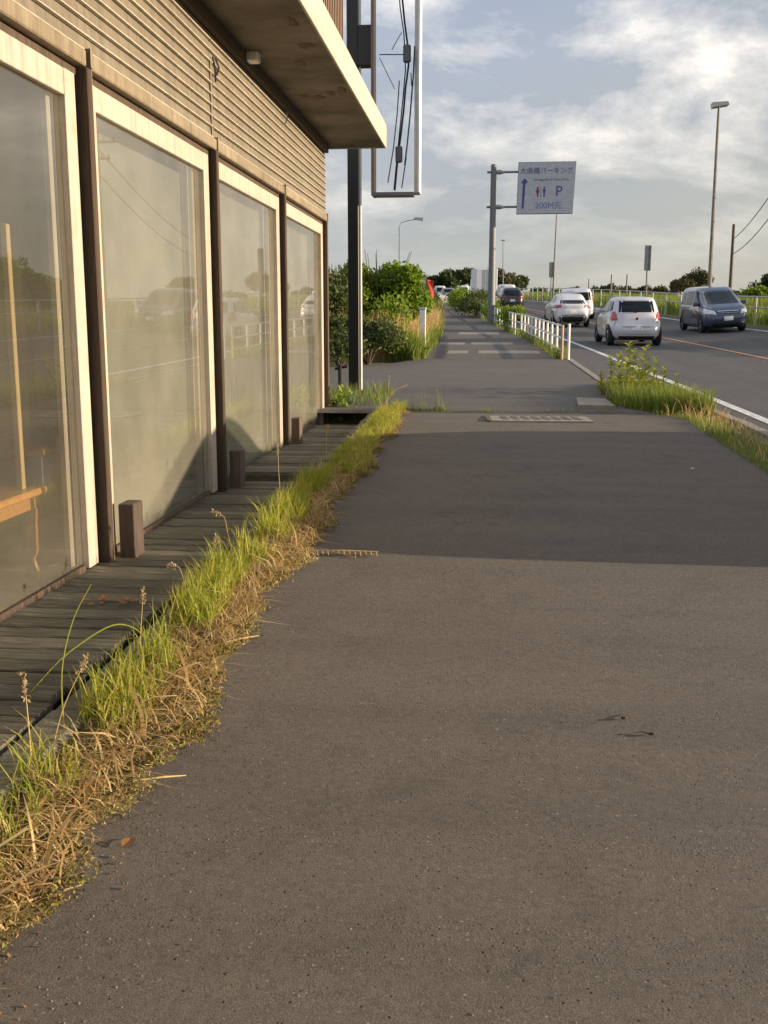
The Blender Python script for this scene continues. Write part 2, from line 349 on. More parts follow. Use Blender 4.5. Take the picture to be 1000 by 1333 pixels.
def blades(B, h, width, lean, ang=None, droop=1.0):
    """curved grass blades: base points B, heights h, lean fraction"""
    n = len(B); a = rng.uniform(0, 2*np.pi, n) if ang is None else ang
    d = np.stack([np.cos(a), np.sin(a), np.zeros(n)], 1); p = np.stack([-np.sin(a), np.cos(a), np.zeros(n)], 1)
    tw = rng.uniform(-0.8, 0.8, n)[:, None]; p = p*np.cos(tw)+d*np.sin(tw)
    rows = []
    for t, wf in ((0, 0.8), (0.35, 1.0), (0.7, 0.7), (1.0, 0.0)):
        c = B+d*(lean*h*t**1.8)[:, None]+np.array([0, 0, 1])*(h*(t-droop*lean*0.42*t**2.4))[:, None]
        ww = p*(width*wf*0.5)[:, None]
        rows.append(c-ww if wf else c)
        if wf: rows.append(c+ww)
    V = np.stack(rows, 1).reshape(-1, 3); i = np.arange(n)[:, None]*7
    return V, [np.concatenate([i+[0, 1, 3, 2], i+[2, 3, 5, 4]], 0), i+[4, 5, 6]]
def merge(parts):
    Vs = []; fs = {}; o = 0
    for V, F in parts:
        Vs.append(V)
        for f in F: fs.setdefault(f.shape[1], []).append(f+o)
        o += len(V)
    return np.concatenate(Vs), [np.concatenate(x) for x in fs.values()]

# measured sight lines from the camera -> points at a given distance
_th, _ps = R(10.2578), R(5.7449)
_fw = Vector((-math.sin(_ps)*math.cos(_th), math.cos(_ps)*math.cos(_th), -math.sin(_th))); _rt = Vector((math.cos(_ps), math.sin(_ps), 0)); _up = _rt.cross(_fw)
def AT(px, py, y):
    d = _fw+_rt*((px-500)/FPX)-_up*((py-666.5)/FPX); return Vector((0, 0, 1.5))+d*(y/d.y)
def PXY(px, y): return AT(px, 420, y).x
# ---------------------------------------------------------------- the lie of the land
def interp(x, ks):
    return float(np.interp(x, [k[0] for k in ks], [k[1] for k in ks]))
def smooth_fn(ks, s=2.5):
    xs = np.arange(-30, 420, 0.5); ys = np.interp(xs, [k[0] for k in ks], [k[1] for k in ks])
    k = np.exp(-0.5*(np.arange(-24, 25)*0.5/(s*1.6))**2); k /= k.sum()
    yp = np.convolve(np.pad(ys, 24, mode='reflect', reflect_type='odd'), k, 'valid')
    return lambda y: float(np.interp(y, xs, yp))
ZC = smooth_fn([(-30, -0.84), (0, 0), (34, 0.95), (50, 1.47), (75, 2.6), (100, 3.6), (150, 5.3), (250, 7.5), (420, 8.3)])
XW = smooth_fn([(-30, 4.79), (0, 3.93), (13.6, 3.54), (34, 2.96), (50, 2.05), (75, -0.3), (100, -2.9), (150, -9), (250, -23), (420, -48)])
XL = lambda y: interp(y, [(-10, -1.02), (12, -1.03), (13.7, -1.06), (13.75, -5.5), (20, -5.5), (22.5, -2.4), (25, -1.62), (38, -1.8), (51, -2.35), (75, -3.7), (100, -6.0), (150, -13), (200, -20)])
XF = lambda y: XW(y)-1.5 if y < 40 else XW(y)-1.62          # fence line
XR = lambda y: interp(y, [(-10, 2.5), (9, 2.43), (13, 2.45), (14.2, 1.70), (17.6, 1.78), (18.4, 1.92), (24, 1.82)]) if y < 24 else XF(y)+0.10
LANE = 3.8
def XK(y):                              # road-side kerb: the carriageway widens at the driveway
    if y >= 25: return XF(y)+0.13
    return interp(y, [(-10, XW(y)-0.62), (13, XW(y)-0.62), (16, 2.72), (17.4, 2.12), (18.6, 1.93), (25, XF(25)+0.13)])
def super_(x, y): return 0.06*min(max(0, x-(XW(y)+LANE)), 4.4)
def Z(x, y): return ZC(y)+super_(x, y)
def sheet(name, rows, cols, zf, mat):
    V = []; nx = None
    for y in rows:
        xs = cols(y); nx = len(xs)
        for x in xs: V.append((x, y, zf(x, y)))
    V = np.array(V); r = np.arange(len(rows)-1)[:, None]*nx; c = np.arange(nx-1)[None]
    i = (r+c).ravel()[:, None]
    me = np_mesh(name, V, [i+[0, 1, nx+1, nx]]); o = link(name, me, mat, smooth=False)
    return tag(o, kind='structure')
rows_far = [-30, -20, -12] + [round(-8+0.5*i, 2) for i in range(0, 44)] + [13.9, 14.05] + list(np.arange(14.5, 60, 1.0)) + list(np.arange(60, 160, 3.0)) + [170, 190, 220, 260, 320, 410]
rows_far = sorted(set(float(r) for r in rows_far))
def shf(y): return XW(y)-XW(30) if y > 30 else 0.0
def gcols(y):
    s = shf(y); xr = XR(y); xw = XW(y)
    return [-900, -300, -120+s, -50+s, -25+s, -12+s, -7+s, -3.4+s, -2.42+s, -1.60+s, -1.56+s, XL(max(y, 24))-0.1 if y > 24 else -1.1, 0.3+s*0.97, xr-0.35, xr, XK(y)+0.10, XK(y)+0.145, xw+LANE, xw+2*LANE+0.55, xw+2*LANE+0.6, xw+11, xw+16, xw+30, xw+70, xw+200, 900]
def gz(x, y):
    xw = XW(y); z = ZC(y)
    if x > XK(y)+0.13: z = Z(x, y)-0.16 if x < xw+2*LANE+0.58 else Z(x, y)-0.06-0.02*min(max(0, x-xw-9), 20)
    elif x < -1.58+shf(y) and y < 14.0: z = -0.06
    elif x > XR(y)-0.02: z -= 0.0
    else: z -= 0.03
    return z
ground = sheet('ground', rows_far, gcols, gz, MT['field'])
# land beyond, out to the horizon
mb = MB(); zf = ZC(410)-0.06; mb.add([(-4000, 410, zf-0.5), (4000, 410, zf-0.5), (4000, 5000, 4), (-4000, 5000, 4)], [(0, 1, 2, 3)])
tag(obj('far_ground', mb, MT['field']), kind='structure')
rw = [r for r in rows_far if r <= 320]
road = sheet('road', rw, lambda y: [XK(y)+0.15, XW(y), XW(y)+LANE*0.5, XW(y)+LANE, XW(y)+LANE*1.5, XW(y)+2*LANE, XW(y)+2*LANE+0.5], lambda x, y: Z(x, y)-0.075, MT['road'])
tag(sheet('edge_line', rw, lambda y: [XW(y)-0.075, XW(y)+0.075], lambda x, y: Z(x, y)-0.071, MT['paint_white']))
tag(sheet('edge_line', rw, lambda y: [XW(y)+2*LANE-0.075, XW(y)+2*LANE+0.075], lambda x, y: Z(x, y)-0.069, MT['paint_white']))
tag(sheet('centre_line', rw, lambda y: [XW(y)+LANE-0.07, XW(y)+LANE+0.07], lambda x, y: Z(x, y)-0.067, MT['paint_orange']))
# pavement: near part, then (a small step up) the older part beyond the drain
rwn = [-10, -6, -4] + list(np.arange(-2, 13.2, 0.25)) + [13.2, 13.45]
sheet('sidewalk', rwn, lambda y: [XL(y)-0.16, -0.4, 0.3, 1.1, XR(y)-0.4, XR(y)], lambda x, y: ZC(y)+0.004, MT['walk'])
rwf = [13.47, 13.49] + list(np.arange(13.76, 60, 0.6)) + list(np.arange(60, 205, 4.0))
def fz(x, y): return ZC(y)+(0.022 if y > 13.48 else -0.01)
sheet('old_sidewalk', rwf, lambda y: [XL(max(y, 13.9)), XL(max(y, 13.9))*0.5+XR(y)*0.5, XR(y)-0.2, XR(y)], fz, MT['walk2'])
# pale colour strips standing in for sunlit gaps between vehicle shadows, far pavement
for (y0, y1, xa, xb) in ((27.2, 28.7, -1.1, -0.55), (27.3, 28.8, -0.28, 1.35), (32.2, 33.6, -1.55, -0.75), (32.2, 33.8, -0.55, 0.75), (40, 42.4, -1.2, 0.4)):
    tag(sheet('painted_sun_strip', [y0, (y0+y1)/2, y1], lambda y: [xa, (xa+xb)/2, xb], lambda x, y: ZC(y)+0.026, MT['concrete']))
# road-side kerb
kerb = bpy.data.objects.new('road_kerb', None); COL.objects.link(kerb); tag(kerb, kind='structure')
y = -4.0
while y < 60:
    l = 0.595; a, b = y, y+l
    mb = MB(); j = random.uniform(-0.008, 0.008)
    v = []
    for (yy) in (a, b):
        xw = XK(yy)+j; z = ZC(yy)
        v += [(xw, yy, z-0.2), (xw+0.15, yy, z-0.2), (xw+0.15, yy, z+0.0), (xw+0.12, yy, z+0.03), (xw, yy, z+0.03)]
    mb.add(v, [(0, 1, 2, 3, 4), (9, 8, 7, 6, 5)]+[(i, (i+1) % 5, (i+1) % 5+5, i+5) for i in range(5)])
    obj('kerb_stone', mb, MT['concrete'], kerb); y += 0.6

# ---------------------------------------------------------------- the shop
WX = -2.2
shop = thing('shop_building', 'old low shop with tan ribbed siding, big dusty windows and flat canopy', 'building', (WX, 5.5, 0))
YA, YB = -4.5, 14.02
posts = [-5.2+0.35, -2.55+0.0, 0.12, 2.9, 5.645, 8.29, 11.05, 13.92]; posts = [p for p in posts if p > -4.6]
def seg(mbx, name, mat): return obj(name, mbx, mat, shop)
# siding
zb, zt = 2.946, 3.83; nb = 11; pt = (zt-zb)/nb
ridge_parts = []
for i in range(nb):
    for (a, b) in ((YA, 8.285), (8.30, YB)):
        z0 = zb+i*pt
        j = random.uniform(-0.002, 0.002)
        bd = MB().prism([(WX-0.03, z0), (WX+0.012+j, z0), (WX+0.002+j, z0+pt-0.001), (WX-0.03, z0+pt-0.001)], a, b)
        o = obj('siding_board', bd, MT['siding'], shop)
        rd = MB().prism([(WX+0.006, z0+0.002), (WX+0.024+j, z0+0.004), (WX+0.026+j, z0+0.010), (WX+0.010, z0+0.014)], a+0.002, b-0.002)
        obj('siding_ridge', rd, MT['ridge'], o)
obj('seam_cover', MB().box((WX, 8.27, zb), (WX+0.017, 8.312, zt-0.3)), MT['siding'], shop)
# window head: rounded trim, dark gap
for (a, b) in ((YA, 5.62), (5.70, 11.0), (11.03, 14.0)):
    obj('window_trim', MB().prism([(WX-0.04, 2.857), (WX+0.038, 2.857), (WX+0.044, 2.865), (WX+0.044, 2.935), (WX+0.036, 2.943), (WX-0.04, 2.943)], a, b), MT['trim'], shop)
obj('head_gap', MB().box((WX-0.12, YA, 2.815), (WX-0.015, 14.0, 2.854)), MT['post'], shop)
for p in posts:
    ww = 0.032
    obj('post', MB().box((WX-0.12, p-ww, -0.02), (WX+0.052, p+ww, 2.853), 0.006), MT['post'], shop)
    obj('post_cap', MB().box((WX-0.02, p+ww-0.022, 2.86), (WX+0.056, p+ww+0.012, 2.955)), MT['trim'], shop)
# a pale timber lath on the far side of each post, and wooden chocks at the foot
for p in posts:
    obj('post_lath', MB().box((WX+0.0, p+0.033, 0.14), (WX+0.045, p+0.050, 2.853), 0.003), MT['pale_wood'], shop)
for p in posts[3:]:
    h = 0.47 if p < 9 else 0.50
    obj('post_block', MB().box((WX+0.05, p+0.12, 0.09), (WX+0.145, p+0.28, h), 0.006), MT['block'], shop)
GZ0, GZ1 = 0.16, 2.812
for i in range(len(posts)-1):
    a, b = posts[i]+0.052, posts[i+1]-0.075; sl_ = 0.16
    wn = thing('window', None, None); wn.parent = shop; wn.location = Vector((0, 0, 0))
    X0, X1 = WX-0.075, WX-0.005
    s = 0.115
    mb = MB().box((X0, a, GZ0), (X1, a+sl_, GZ1), 0.004); obj('left_stile', mb, MT['frame'], wn).name = 'stile'
    obj('stile', MB().box((X0, b-s-0.02, GZ0), (X1, b, GZ1), 0.004), MT['frame'], wn)
    obj('head_rail', MB().box((X0, a+sl_+0.001, GZ1-0.135), (X1-0.004, b-s-0.021, GZ1), 0.004), MT['frame'], wn)
    obj('bottom_rail', MB().box((X0, a+sl_+0.001, GZ0-0.05), (X1-0.02, b-s-0.021, GZ0+0.02), 0.004), MT['post'], wn)
    film = p_i = posts[i+1] > 6.0
    obj('pane', MB().box((WX-0.048, a+sl_+0.002, GZ0+0.026), (WX-0.042, b-s-0.022, GZ1-0.137)), MT['glass_film'] if film else MT['glass'], wn)
    # inner stile seen through the glass
    obj('inner_stile', MB().box((WX-0.115, b-s-0.085, GZ0), (WX-0.085, b-s-0.035, GZ1)), MT['frame'], wn)
    if film:
        obj('inner_sheet', MB().box((WX-0.192, a-0.05, GZ0), (WX-0.18, b+0.05, GZ1)), MT['blind'], wn)
# shell
obj('floor', MB().box((WX-5.5, YA, -0.05), (WX-0.10, 14.0, 0.10)), MT['ifloor'], shop)
obj('back_wall', MB().box((WX-5.65, YA, -0.05), (WX-5.5, 14.0, 3.83)), MT['inner'], shop)
obj('end_wall', MB().box((WX-5.5, 13.86, 0.1), (WX-0.121, 14.0, 3.83)), MT['siding'], shop)
obj('end_wall', MB().box((WX-5.5, YA, 0.1), (WX-0.121, YA+0.14, 3.83)), MT['siding'], shop)
obj('ceiling', MB().box((WX-5.5, YA+0.14, 2.9), (WX-0.121, 13.86, 2.96)), MT['inner'], shop)
obj('sill', MB().box((WX-0.10, YA, -0.05), (WX-0.0, 14.0, 0.108)), MT['post'], shop)
# canopy
CX1, CZ0, CZ1, CY1 = -1.42, 3.83, 4.125, 14.32
obj('canopy_soffit', MB().box((WX-0.03, YA, CZ0+0.012), (CX1-0.012, CY1-0.012, CZ0+0.05)), MT['soffit'], shop)
obj('canopy_fascia', MB().box((CX1-0.012, YA, CZ0), (CX1+0.012, CY1, CZ1), 0.004), MT['fascia'], shop)
obj('canopy_end', MB().box((WX-0.03, CY1-0.024, CZ0), (CX1-0.013, CY1, CZ1)), MT['fascia'], shop)
obj('canopy_top', MB().box((WX-5.65, YA, CZ1-0.06), (CX1-0.013, CY1-0.025, CZ1-0.004)), MT['concrete'], shop)
obj('soffit_batten', MB().box((WX+0.014, YA, CZ0-0.10), (WX+0.06, 14.0, CZ0+0.011)), MT['post'], shop)
def blob(c, rx, ry, seedv, z):
    r = random.Random(seedv); n = 16; v = [(c[0], c[1], z-0.012)]; f = []
    for k in range(n):
        a = 2*math.pi*k/n; q = 0.6+0.6*r.random(); v.append((c[0]+rx*q*math.cos(a), c[1]+ry*q*math.sin(a), z-0.003))
    for k in range(n): f.append((0, 1+k, 1+(k+1) % n))
    return MB().add(v, f)
for k, (bx, by, rx, ry) in enumerate(((-1.56, 7.6, .05, .12), (-1.58, 8.5, .04, .16), (-1.6, 9.2, .07, .10), (-1.75, 9.8, .06, .09), (-1.52, 10.9, .05, .2), (-1.66, 11.0, .05, .12), (-1.8, 11.2, .06, .1), (-1.7, 7.3, .05, .1), (-1.95, 11.1, .05, .09))):
    obj('peeling_patch', blob((bx, by), rx, ry, k, CZ0+0.011), MT['stain'], shop)
obj('lamp_fitting', MB().box((WX+0.06, 9.3, CZ0-0.075), (WX+0.17, 9.42, CZ0+0.011), 0.01), MT['silver'], shop)
obj('hook', MB().tube([(WX+0.05, 11.2, CZ0-0.1), (WX+0.052, 11.2, CZ0-0.19), (WX+0.03, 11.21, CZ0-0.24)], 0.006, 6), MT['black'], shop)
obj('hook', MB().tube([(WX+0.02, 8.34, 3.56), (WX+0.04, 8.34, 3.46), (WX+0.03, 8.37, 3.38)], 0.008, 6), MT['black'], shop)
obj('hook', MB().tube([(WX+0.02, 8.42, 3.57), (WX+0.045, 8.43, 3.5), (WX+0.03, 8.41, 3.44)], 0.008, 6), MT['black'], shop)
# roof railing above the canopy
rp = obj('roof_railing', MB().box((-1.70, -4.0, 5.02), (-1.64, 12.0, 5.08)).box((-1.70, -4.0, 4.30), (-1.64, 12.0, 4.36)), MT['brown_metal'], shop)
for k in range(134):
    yy = -4+k*0.12
    if yy > 8: obj('baluster', MB().box((-1.685, yy, 4.10), (-1.655, yy+0.035, 5.3)), MT['brown_metal'], rp)
# electric kerb of the shop: low concrete stones between deck and grass
MT['old_kerb'] = worn('mossy_kerb', (0.17, 0.155, 0.12), (0.085, 0.085, 0.05), 7, 0.95, 0.01, 70)
kb = thing('deck_kerb', 'low worn concrete kerb stones between timber deck and roadside grass', 'kerb', (-1.5, 5, 0))
y = -2.0
while y < 13.9:
    z = max(0.14, ZC(y+0.3)+0.0)+random.uniform(-.006, .006)
    obj('kerb_stone', MB().box((-1.545+random.uniform(-.006, .006), y+0.006, -0.08), (-1.40, y+0.594, z), 0.012), MT['old_kerb'], kb); y += 0.6

# ---------------------------------------------------------------- decks
def deck(label, y0, y1, ztop, pitch):
    d = thing('timber_deck', label, 'deck', (-1.9, (y0+y1)/2, ztop-0.1), 'timber decks along the shop front')
    variants = []
    for k in range(4):
        mbx = MB(); hw = (pitch-0.014)/2; x0, x1 = -0.33, 0.33; nseg = 6; rr = random.Random(k)
        top = [[], []]; V = []; 
        for s_ in range(nseg+1):
            x = x0+(x1-x0)*s_/nseg; dz = rr.uniform(-0.003, 0.003); dw = rr.uniform(-0.003, 0.003)
            V += [(x, -hw, -0.034), (x, hw, -0.034), (x, hw+dw, -0.006), (x, hw-0.008, dz), (x, -hw+0.008, dz*0.5), (x, -hw-dw, -0.006)]
        F = [(0, 1, 2, 3, 4, 5), tuple(nseg*6+q for q in (5, 4, 3, 2, 1, 0))]
        for s_ in range(nseg):
            for q in range(6): F.append((s_*6+q, s_*6+6+q, s_*6+6+(q+1) % 6, s_*6+(q+1) % 6))
        mbx.add(V, F); me = bpy.data.meshes.new('board'); me.from_pydata(mbx.v, [], mbx.f); me.materials.append(MT['deck']); variants.append(me)
    n = int((y1-y0)/pitch)
    for k in range(n):
        o = bpy.data.objects.new('board', variants[k % 4]); COL.objects.link(o); o.parent = d
        o.location = (random.uniform(-.012, .012), y0+(k+0.5)*pitch-(y0+y1)/2, 0.1+random.uniform(-.005, .005)); o.rotation_euler = (random.uniform(-.03, .03), random.uniform(-.008, .008), random.uniform(-.008, .008))
    for xx in (-2.12, -1.66):
        obj('joist', MB().box((xx-0.03, y0, ztop-0.13), (xx+0.03, y1, ztop-0.04)), MT['post'], d)
    return d
d1 = deck('long weathered lower deck of grey boards below the near shop windows', -1.5, 8.9, 0.15, 0.15)
d2 = deck('short raised deck of grey boards below the two far shop windows', 8.98, 13.75, 0.215, 0.15)
obj('riser_board', MB().box((-2.2, 8.945, 0.115), (-1.58, 8.972, 0.195), 0.004), MT['deck'], d2)
obj('riser_board', MB().box((-2.2, 8.955, -0.02), (-1.58, 8.975, 0.075), 0.004), MT['post'], d2)

# ---------------------------------------------------------------- inside the near window
t = thing('wooden_table', 'orange brown wooden table with turned legs behind the nearest window', 'table', (-3.0, 4.9, 0.1))
obj('tabletop', MB().box((-3.7, 4.1, 0.585), (-2.43, 5.56, 0.625), 0.010), MT['furniture'], t)
obj('apron', MB().box((-3.62, 4.18, 0.50), (-2.50, 5.49, 0.584)), MT['furniture'], t)
for lx in (-3.55, -2.54):
    for ly in (4.25, 5.44):
        obj('leg', MB().lathe([(0.028, 0.10), (0.045, 0.13), (0.03, 0.18), (0.022, 0.21), (0.042, 0.25), (0.045, 0.42), (0.05, 0.47), (0.05, 0.50)], (lx, ly, 0), n=12), MT['furniture'], t, smooth=True)
def stool(label, x, y, zt, cush):
    t = thing('stool', label, 'stool', (x, y, 0.1), 'stools inside the shop')
    obj('seat', MB().box((x-0.22, y-0.2, zt-0.05), (x+0.22, y+0.2, zt), 0.01), MT['furniture'], t)
    if cush: obj('skirt', MB().box((x-0.2, y-0.18, zt-0.22), (x+0.2, y+0.18, zt-0.052), 0.02), MT['cushion'], t)
    for lx in (x-.18, x+.18):
        for ly in (y-.16, y+.16): obj('leg', MB().box((lx-.02, ly-.02, 0.1), (lx+.02, ly+.02, zt-0.05)), MT['furniture'], t)
t = thing('box', 'small dark blue box with an orange lid standing on the shop table', 'box', (-2.52, 5.46, 0.625))
obj('body', MB().box((-2.60, 5.40, 0.627), (-2.445, 5.53, 0.79), 0.008), MT['cushion'], t)
obj('lid', MB().box((-2.615, 5.39, 0.791), (-2.43, 5.54, 0.832), 0.008), MT['furniture'], t)
stool('wooden stool far inside the shop beyond the table', -4.1, 7.6, 0.58, False)
t = thing('shelf_rack', 'dim shelf rack with thin dark boards deep inside the nearest window', 'shelf', (-3.7, 8.0, 0.1))
obj('upright', MB().box((-3.76, 7.95, 0.1), (-3.66, 8.05, 2.2), 0.006), MT['pale_wood'], t)
tag(obj('wooden_rod', MB().box((-2.525, 5.27, 0.627), (-2.490, 5.31, 2.02), 0.004), MT['pale_wood']), 'pale upright wooden rod standing on the table close behind the glass', 'rod')
obj('upright', MB().box((-6.4, 8.3, 0.1), (-6.3, 8.4, 2.2), 0.006), MT['pale_wood'], t)
for zz_ in (0.62, 0.90, 1.19, 1.40): obj('shelf_board', MB().box((-6.5, 8.06, zz_), (-2.6, 8.4, zz_+0.03)), MT['post'], t)
# ---------------------------------------------------------------- pole with empty light-box sign
PZ = ZC(16.5)
sg = thing('pole_sign', 'tall black post carrying an empty white framed light box beside the shop', 'sign', (-2.12, 16.5, PZ))
obj('post', MB().box((-2.22, 16.42, PZ-0.1), (-2.05, 16.59, 8.2), 0.006), MT['black'], sg)
obj('drain_pipe', MB().tube([(-2.022, 16.47, PZ-0.05), (-2.022, 16.47, 6.6)], 0.017, 8), MT['white_pipe'], sg)
obj('bracket', MB().box((-2.05, 16.40, 5.37), (-1.84, 16.60, 5.95), 0.01), MT['black'], sg)
obj('bracket', MB().box((-2.05, 16.40, 7.0), (-1.84, 16.60, 7.4), 0.01), MT['black'], sg)
SX0, SX1, SZ0, SZ1, SY0, SY1 = -1.835, -1.095, 3.47, 7.6, 16.33, 16.68
bx = obj('light_box', MB().box((SX0, SY0, SZ0), (SX0+0.035, SY1, SZ1)).box((SX0+0.035, SY0+0.02, SZ0+0.001), (SX1-0.10, SY1-0.02, SZ0+0.05)), MT['brown_metal'], sg)
obj('front_rim', MB().box((SX0-0.004, SY0-0.025, SZ0-0.004), (SX1+0.004, SY0-0.001, SZ0+0.035)).box((SX0-0.004, SY0-0.025, SZ0+0.036), (SX0+0.012, SY0-0.001, SZ1)), MT['grey_metal'], bx)
obj('side_panel', MB().box((SX1-0.035, SY0-0.024, SZ0+0.036), (SX1, SY1, SZ1), 0.004), MT['silver'], bx)
obj('rear_rim', MB().box((SX1-0.11, SY1-0.03, SZ0+0.036), (SX1-0.036, SY1, SZ1)), MT['silver'], bx)
def cable(pts, r, mat, nm): return obj(nm, MB().tube(pts, r, 6), mat, bx, smooth=True)
def sway(pp, r, nm, y=16.5, mat='wire'): cable([AT(a, b, y) for a, b in pp], r, MT[mat], nm)
sway([(520, -60), (524, 0), (527, 30), (531, 60), (532, 85), (528, 115), (526, 140), (522, 175), (518, 205), (514, 248)], 0.016, 'cable')
sway([(516, -60), (521, 10), (526, 45), (528, 90), (525, 125), (521, 165), (516, 215), (513, 247)], 0.010, 'cable')
sway([(540, 60), (538, 100), (534, 150), (530, 190), (527, 215)], 0.013, 'tube_holder', 16.55, 'tube')
sway([(529, 205), (526, 225), (523, 245)], 0.010, 'tube_holder', 16.55, 'tube')
sway([(520, 105), (517, 150), (512, 195), (505, 238)], 0.010, 'tube_holder', 16.45, 'tube')
sway([(494, 71), (531, 71)], 0.008, 'stay_rod'); sway([(494, 75), (514, 116)], 0.006, 'stay_rod'); sway([(510, 65), (523, 42)], 0.006, 'stay_rod')
sway([(535, 95), (536, 112)], 0.009, 'cable', 16.52)
obj('cable_clip', MB().box((AT(525, 70, 16.5).x, 16.46, AT(525, 82, 16.5).z), (AT(535, 70, 16.5).x, 16.54, AT(530, 58, 16.5).z), 0.02), MT['tube'], bx)
obj('cable_clip', MB().box((AT(515, 200, 16.5).x, 16.46, AT(515, 212, 16.5).z), (AT(524, 200, 16.5).x, 16.54, AT(520, 190, 16.5).z), 0.02), MT['tube'], bx)
t = thing('stub_pipe', 'short black pipe stub with a cross tap beside the sign post', 'pipe', (-2.3, 15.9, ZC(15.9)))
obj('pipe', MB().tube([(-2.28, 15.9, ZC(15.9)-0.05), (-2.28, 15.9, ZC(15.9)+0.47)], 0.035, 8), MT['black'], t)
obj('tap', MB().tube([(-2.36, 15.9, ZC(15.9)+0.40), (-2.17, 15.9, ZC(15.9)+0.44)], 0.022, 8), MT['black'], t)

# ---------------------------------------------------------------- drain in the pavement
dr = thing('drain_grate', 'concrete drain cover with slotted grate set across the pavement', 'drain', (0.6, 12.9, ZC(12.9)))
zd = ZC(12.85)
obj('drain_frame', MB().prism([(0.03, 12.5), (1.27, 12.5), (1.23, 13.2), (0.03, 13.2)], zd-0.04, zd+0.014, 'z'), MT['concrete'], dr)
for k in range(8):
    xa = 0.20+k*0.125
    obj('grate_slot', MB().prism([(xa, 12.68), (xa+0.07, 12.68), (xa+0.03, 13.1), (xa-0.04, 13.1)], zd+0.010, zd+0.0185, 'z'), MT['pole_dark'], dr)
obj('lifting_slot', MB().prism([(0.0, 12.52), (0.055, 12.52), (0.01, 13.15), (-0.045, 13.15)], zd-0.01, zd+0.018, 'z'), MT['pole_dark'], dr)
cv = thing('gutter_slab', 'pale concrete gutter slab beside the tall verge weeds', 'drain cover', (1.6, 14.6, ZC(14.6)))
obj('slab', MB().prism([(1.20, 14.0), (1.68, 13.9), (1.70, 15.3), (1.30, 15.5)], ZC(14.6)-0.05, ZC(14.6)+0.05, 'z'), MT['concrete'], cv)

# ---------------------------------------------------------------- fences
def pipe_fence(label, xf, y0, y1, step, h, dz=0.0, rails=(0.97, 0.62, 0.28), r=0.024, first=None, mt=None):
    f = thing('guard_fence', label, 'fence', (xf(y0), y0, ZC(y0)))
    ys = list(np.arange(y0, y1, step))
    for k, yy in enumerate(ys):
        x = xf(yy); z = Z(x, yy)+dz
        m = MT['red_pipe'] if (first and k == 0) else MT['white_pipe']
        m = mt if mt else m
        obj('post', MB().tube([(x, yy, z-0.1), (x, yy, z+h)], r*1.35, 8), m, f, smooth=True)
    for hh in rails:
        for k in range(0, len(ys)-1, 3):
            e = ys[k:k+4]; pts = [(xf(yy), yy, Z(xf(yy), yy)+dz+h*hh) for yy in e]
            obj('rail', MB().tube(pts, r, 8), mt or MT['white_pipe'], f, smooth=True)
    return f
fl = pipe_fence('white pipe guard fence between pavement and road, overgrown further off', XF, 24.9, 150, 1.4, 0.82, first=True)
x = XF(24.9)
obj('end_post', MB().tube([(x+0.13, 24.6, ZC(24.6)-0.1), (x+0.13, 24.6, ZC(24.6)+0.86)], 0.032, 8), MT['white_pipe'], fl)
XRF = lambda yy: XW(yy)+2*LANE+1.1
pipe_fence('white railing along the far right side of the road', XRF, 30, 150, 3.0, 1.15, -0.02, (0.98, 0.60), 0.032, mt=MT['rail_grey'])

# ---------------------------------------------------------------- signs, lamps and poles
def text(s, size, loc, mat, parent, name='lettering', align='CENTER', ext=0.004):
    cu = bpy.data.curves.new(name, 'FONT'); cu.body = s; cu.size = size; cu.align_x = align; cu.align_y = 'CENTER'; cu.extrude = ext
    o = bpy.data.objects.new(name, cu); COL.objects.link(o); o.parent = parent
    bpy.context.view_layer.update(); me = bpy.data.meshes.new_from_object(o.evaluated_get(bpy.context.evaluated_depsgraph_get()))
    bpy.data.objects.remove(o); o = link(name, me, None, parent); me.materials.clear(); me.materials.append(mat)
    o.location = Vector(loc)-base_of(parent); o.rotation_euler = (R(90), 0, 0); return o
GY = 52.0; gx = AT(641.5, 300, 52.0).x; gzb = ZC(GY)
X5 = lambda px: AT(px, 245, GY).x
Z5 = lambda py: AT(690, py, GY).z
gs = thing('direction_sign', 'white parking and toilet direction board on a grey cantilever post', 'road sign', (gx, GY, gzb))
obj('post', MB().tube([(gx, GY, gzb-0.2), (gx, GY, Z5(320)), (gx, GY, Z5(215))], [0.20, 0.165, 0.145], 14), MT['grey_metal'], gs, smooth=True)
obj('post_cap', MB().tube([(gx, GY, Z5(215)), (gx, GY, Z5(213))], [0.15, 0.09], 14), MT['grey_metal'], gs)
for py in (223.5, 269):
    a = obj('arm', MB().tube([(X5(634), GY, Z5(py)), (X5(700), GY, Z5(py))], 0.055, 8), MT['grey_metal'], gs)
    obj('arm_socket', MB().tube([(X5(646), GY, Z5(py)), (X5(650), GY, Z5(py)), (X5(656), GY, Z5(py))], [0.10, 0.12, 0.07], 8), MT['sign_back'], a)
bd = obj('board', MB().prism([(X5(673.5), Z5(278.5)), (X5(745.5), Z5(278.5)), (X5(748.5), Z5(212)), (X5(675), Z5(212))], GY-0.16, GY-0.10), MT['sign_white'], gs)
obj('board_rim', MB().prism([(X5(672.8), Z5(279.3)), (X5(746.2), Z5(279.3)), (X5(749.2), Z5(211.2)), (X5(674.3), Z5(211.2))], GY-0.099, GY-0.07), MT['sign_grey'], gs)
yf = GY-0.166
text('大曲橋パーキング', 0.315, (X5(711), yf, Z5(223.5)), MT['sign_blue'], bd)
text('Omagaribashi Rest Area', 0.17, (X5(717), yf, Z5(234.5)), MT['sign_grey'], bd)
text('P', 0.68, (X5(727.5), yf, Z5(250.5)), MT['sign_blue'], bd)
text('200M先', 0.40, (X5(714.5), yf, Z5(268.5)), MT['sign_sky'], bd)
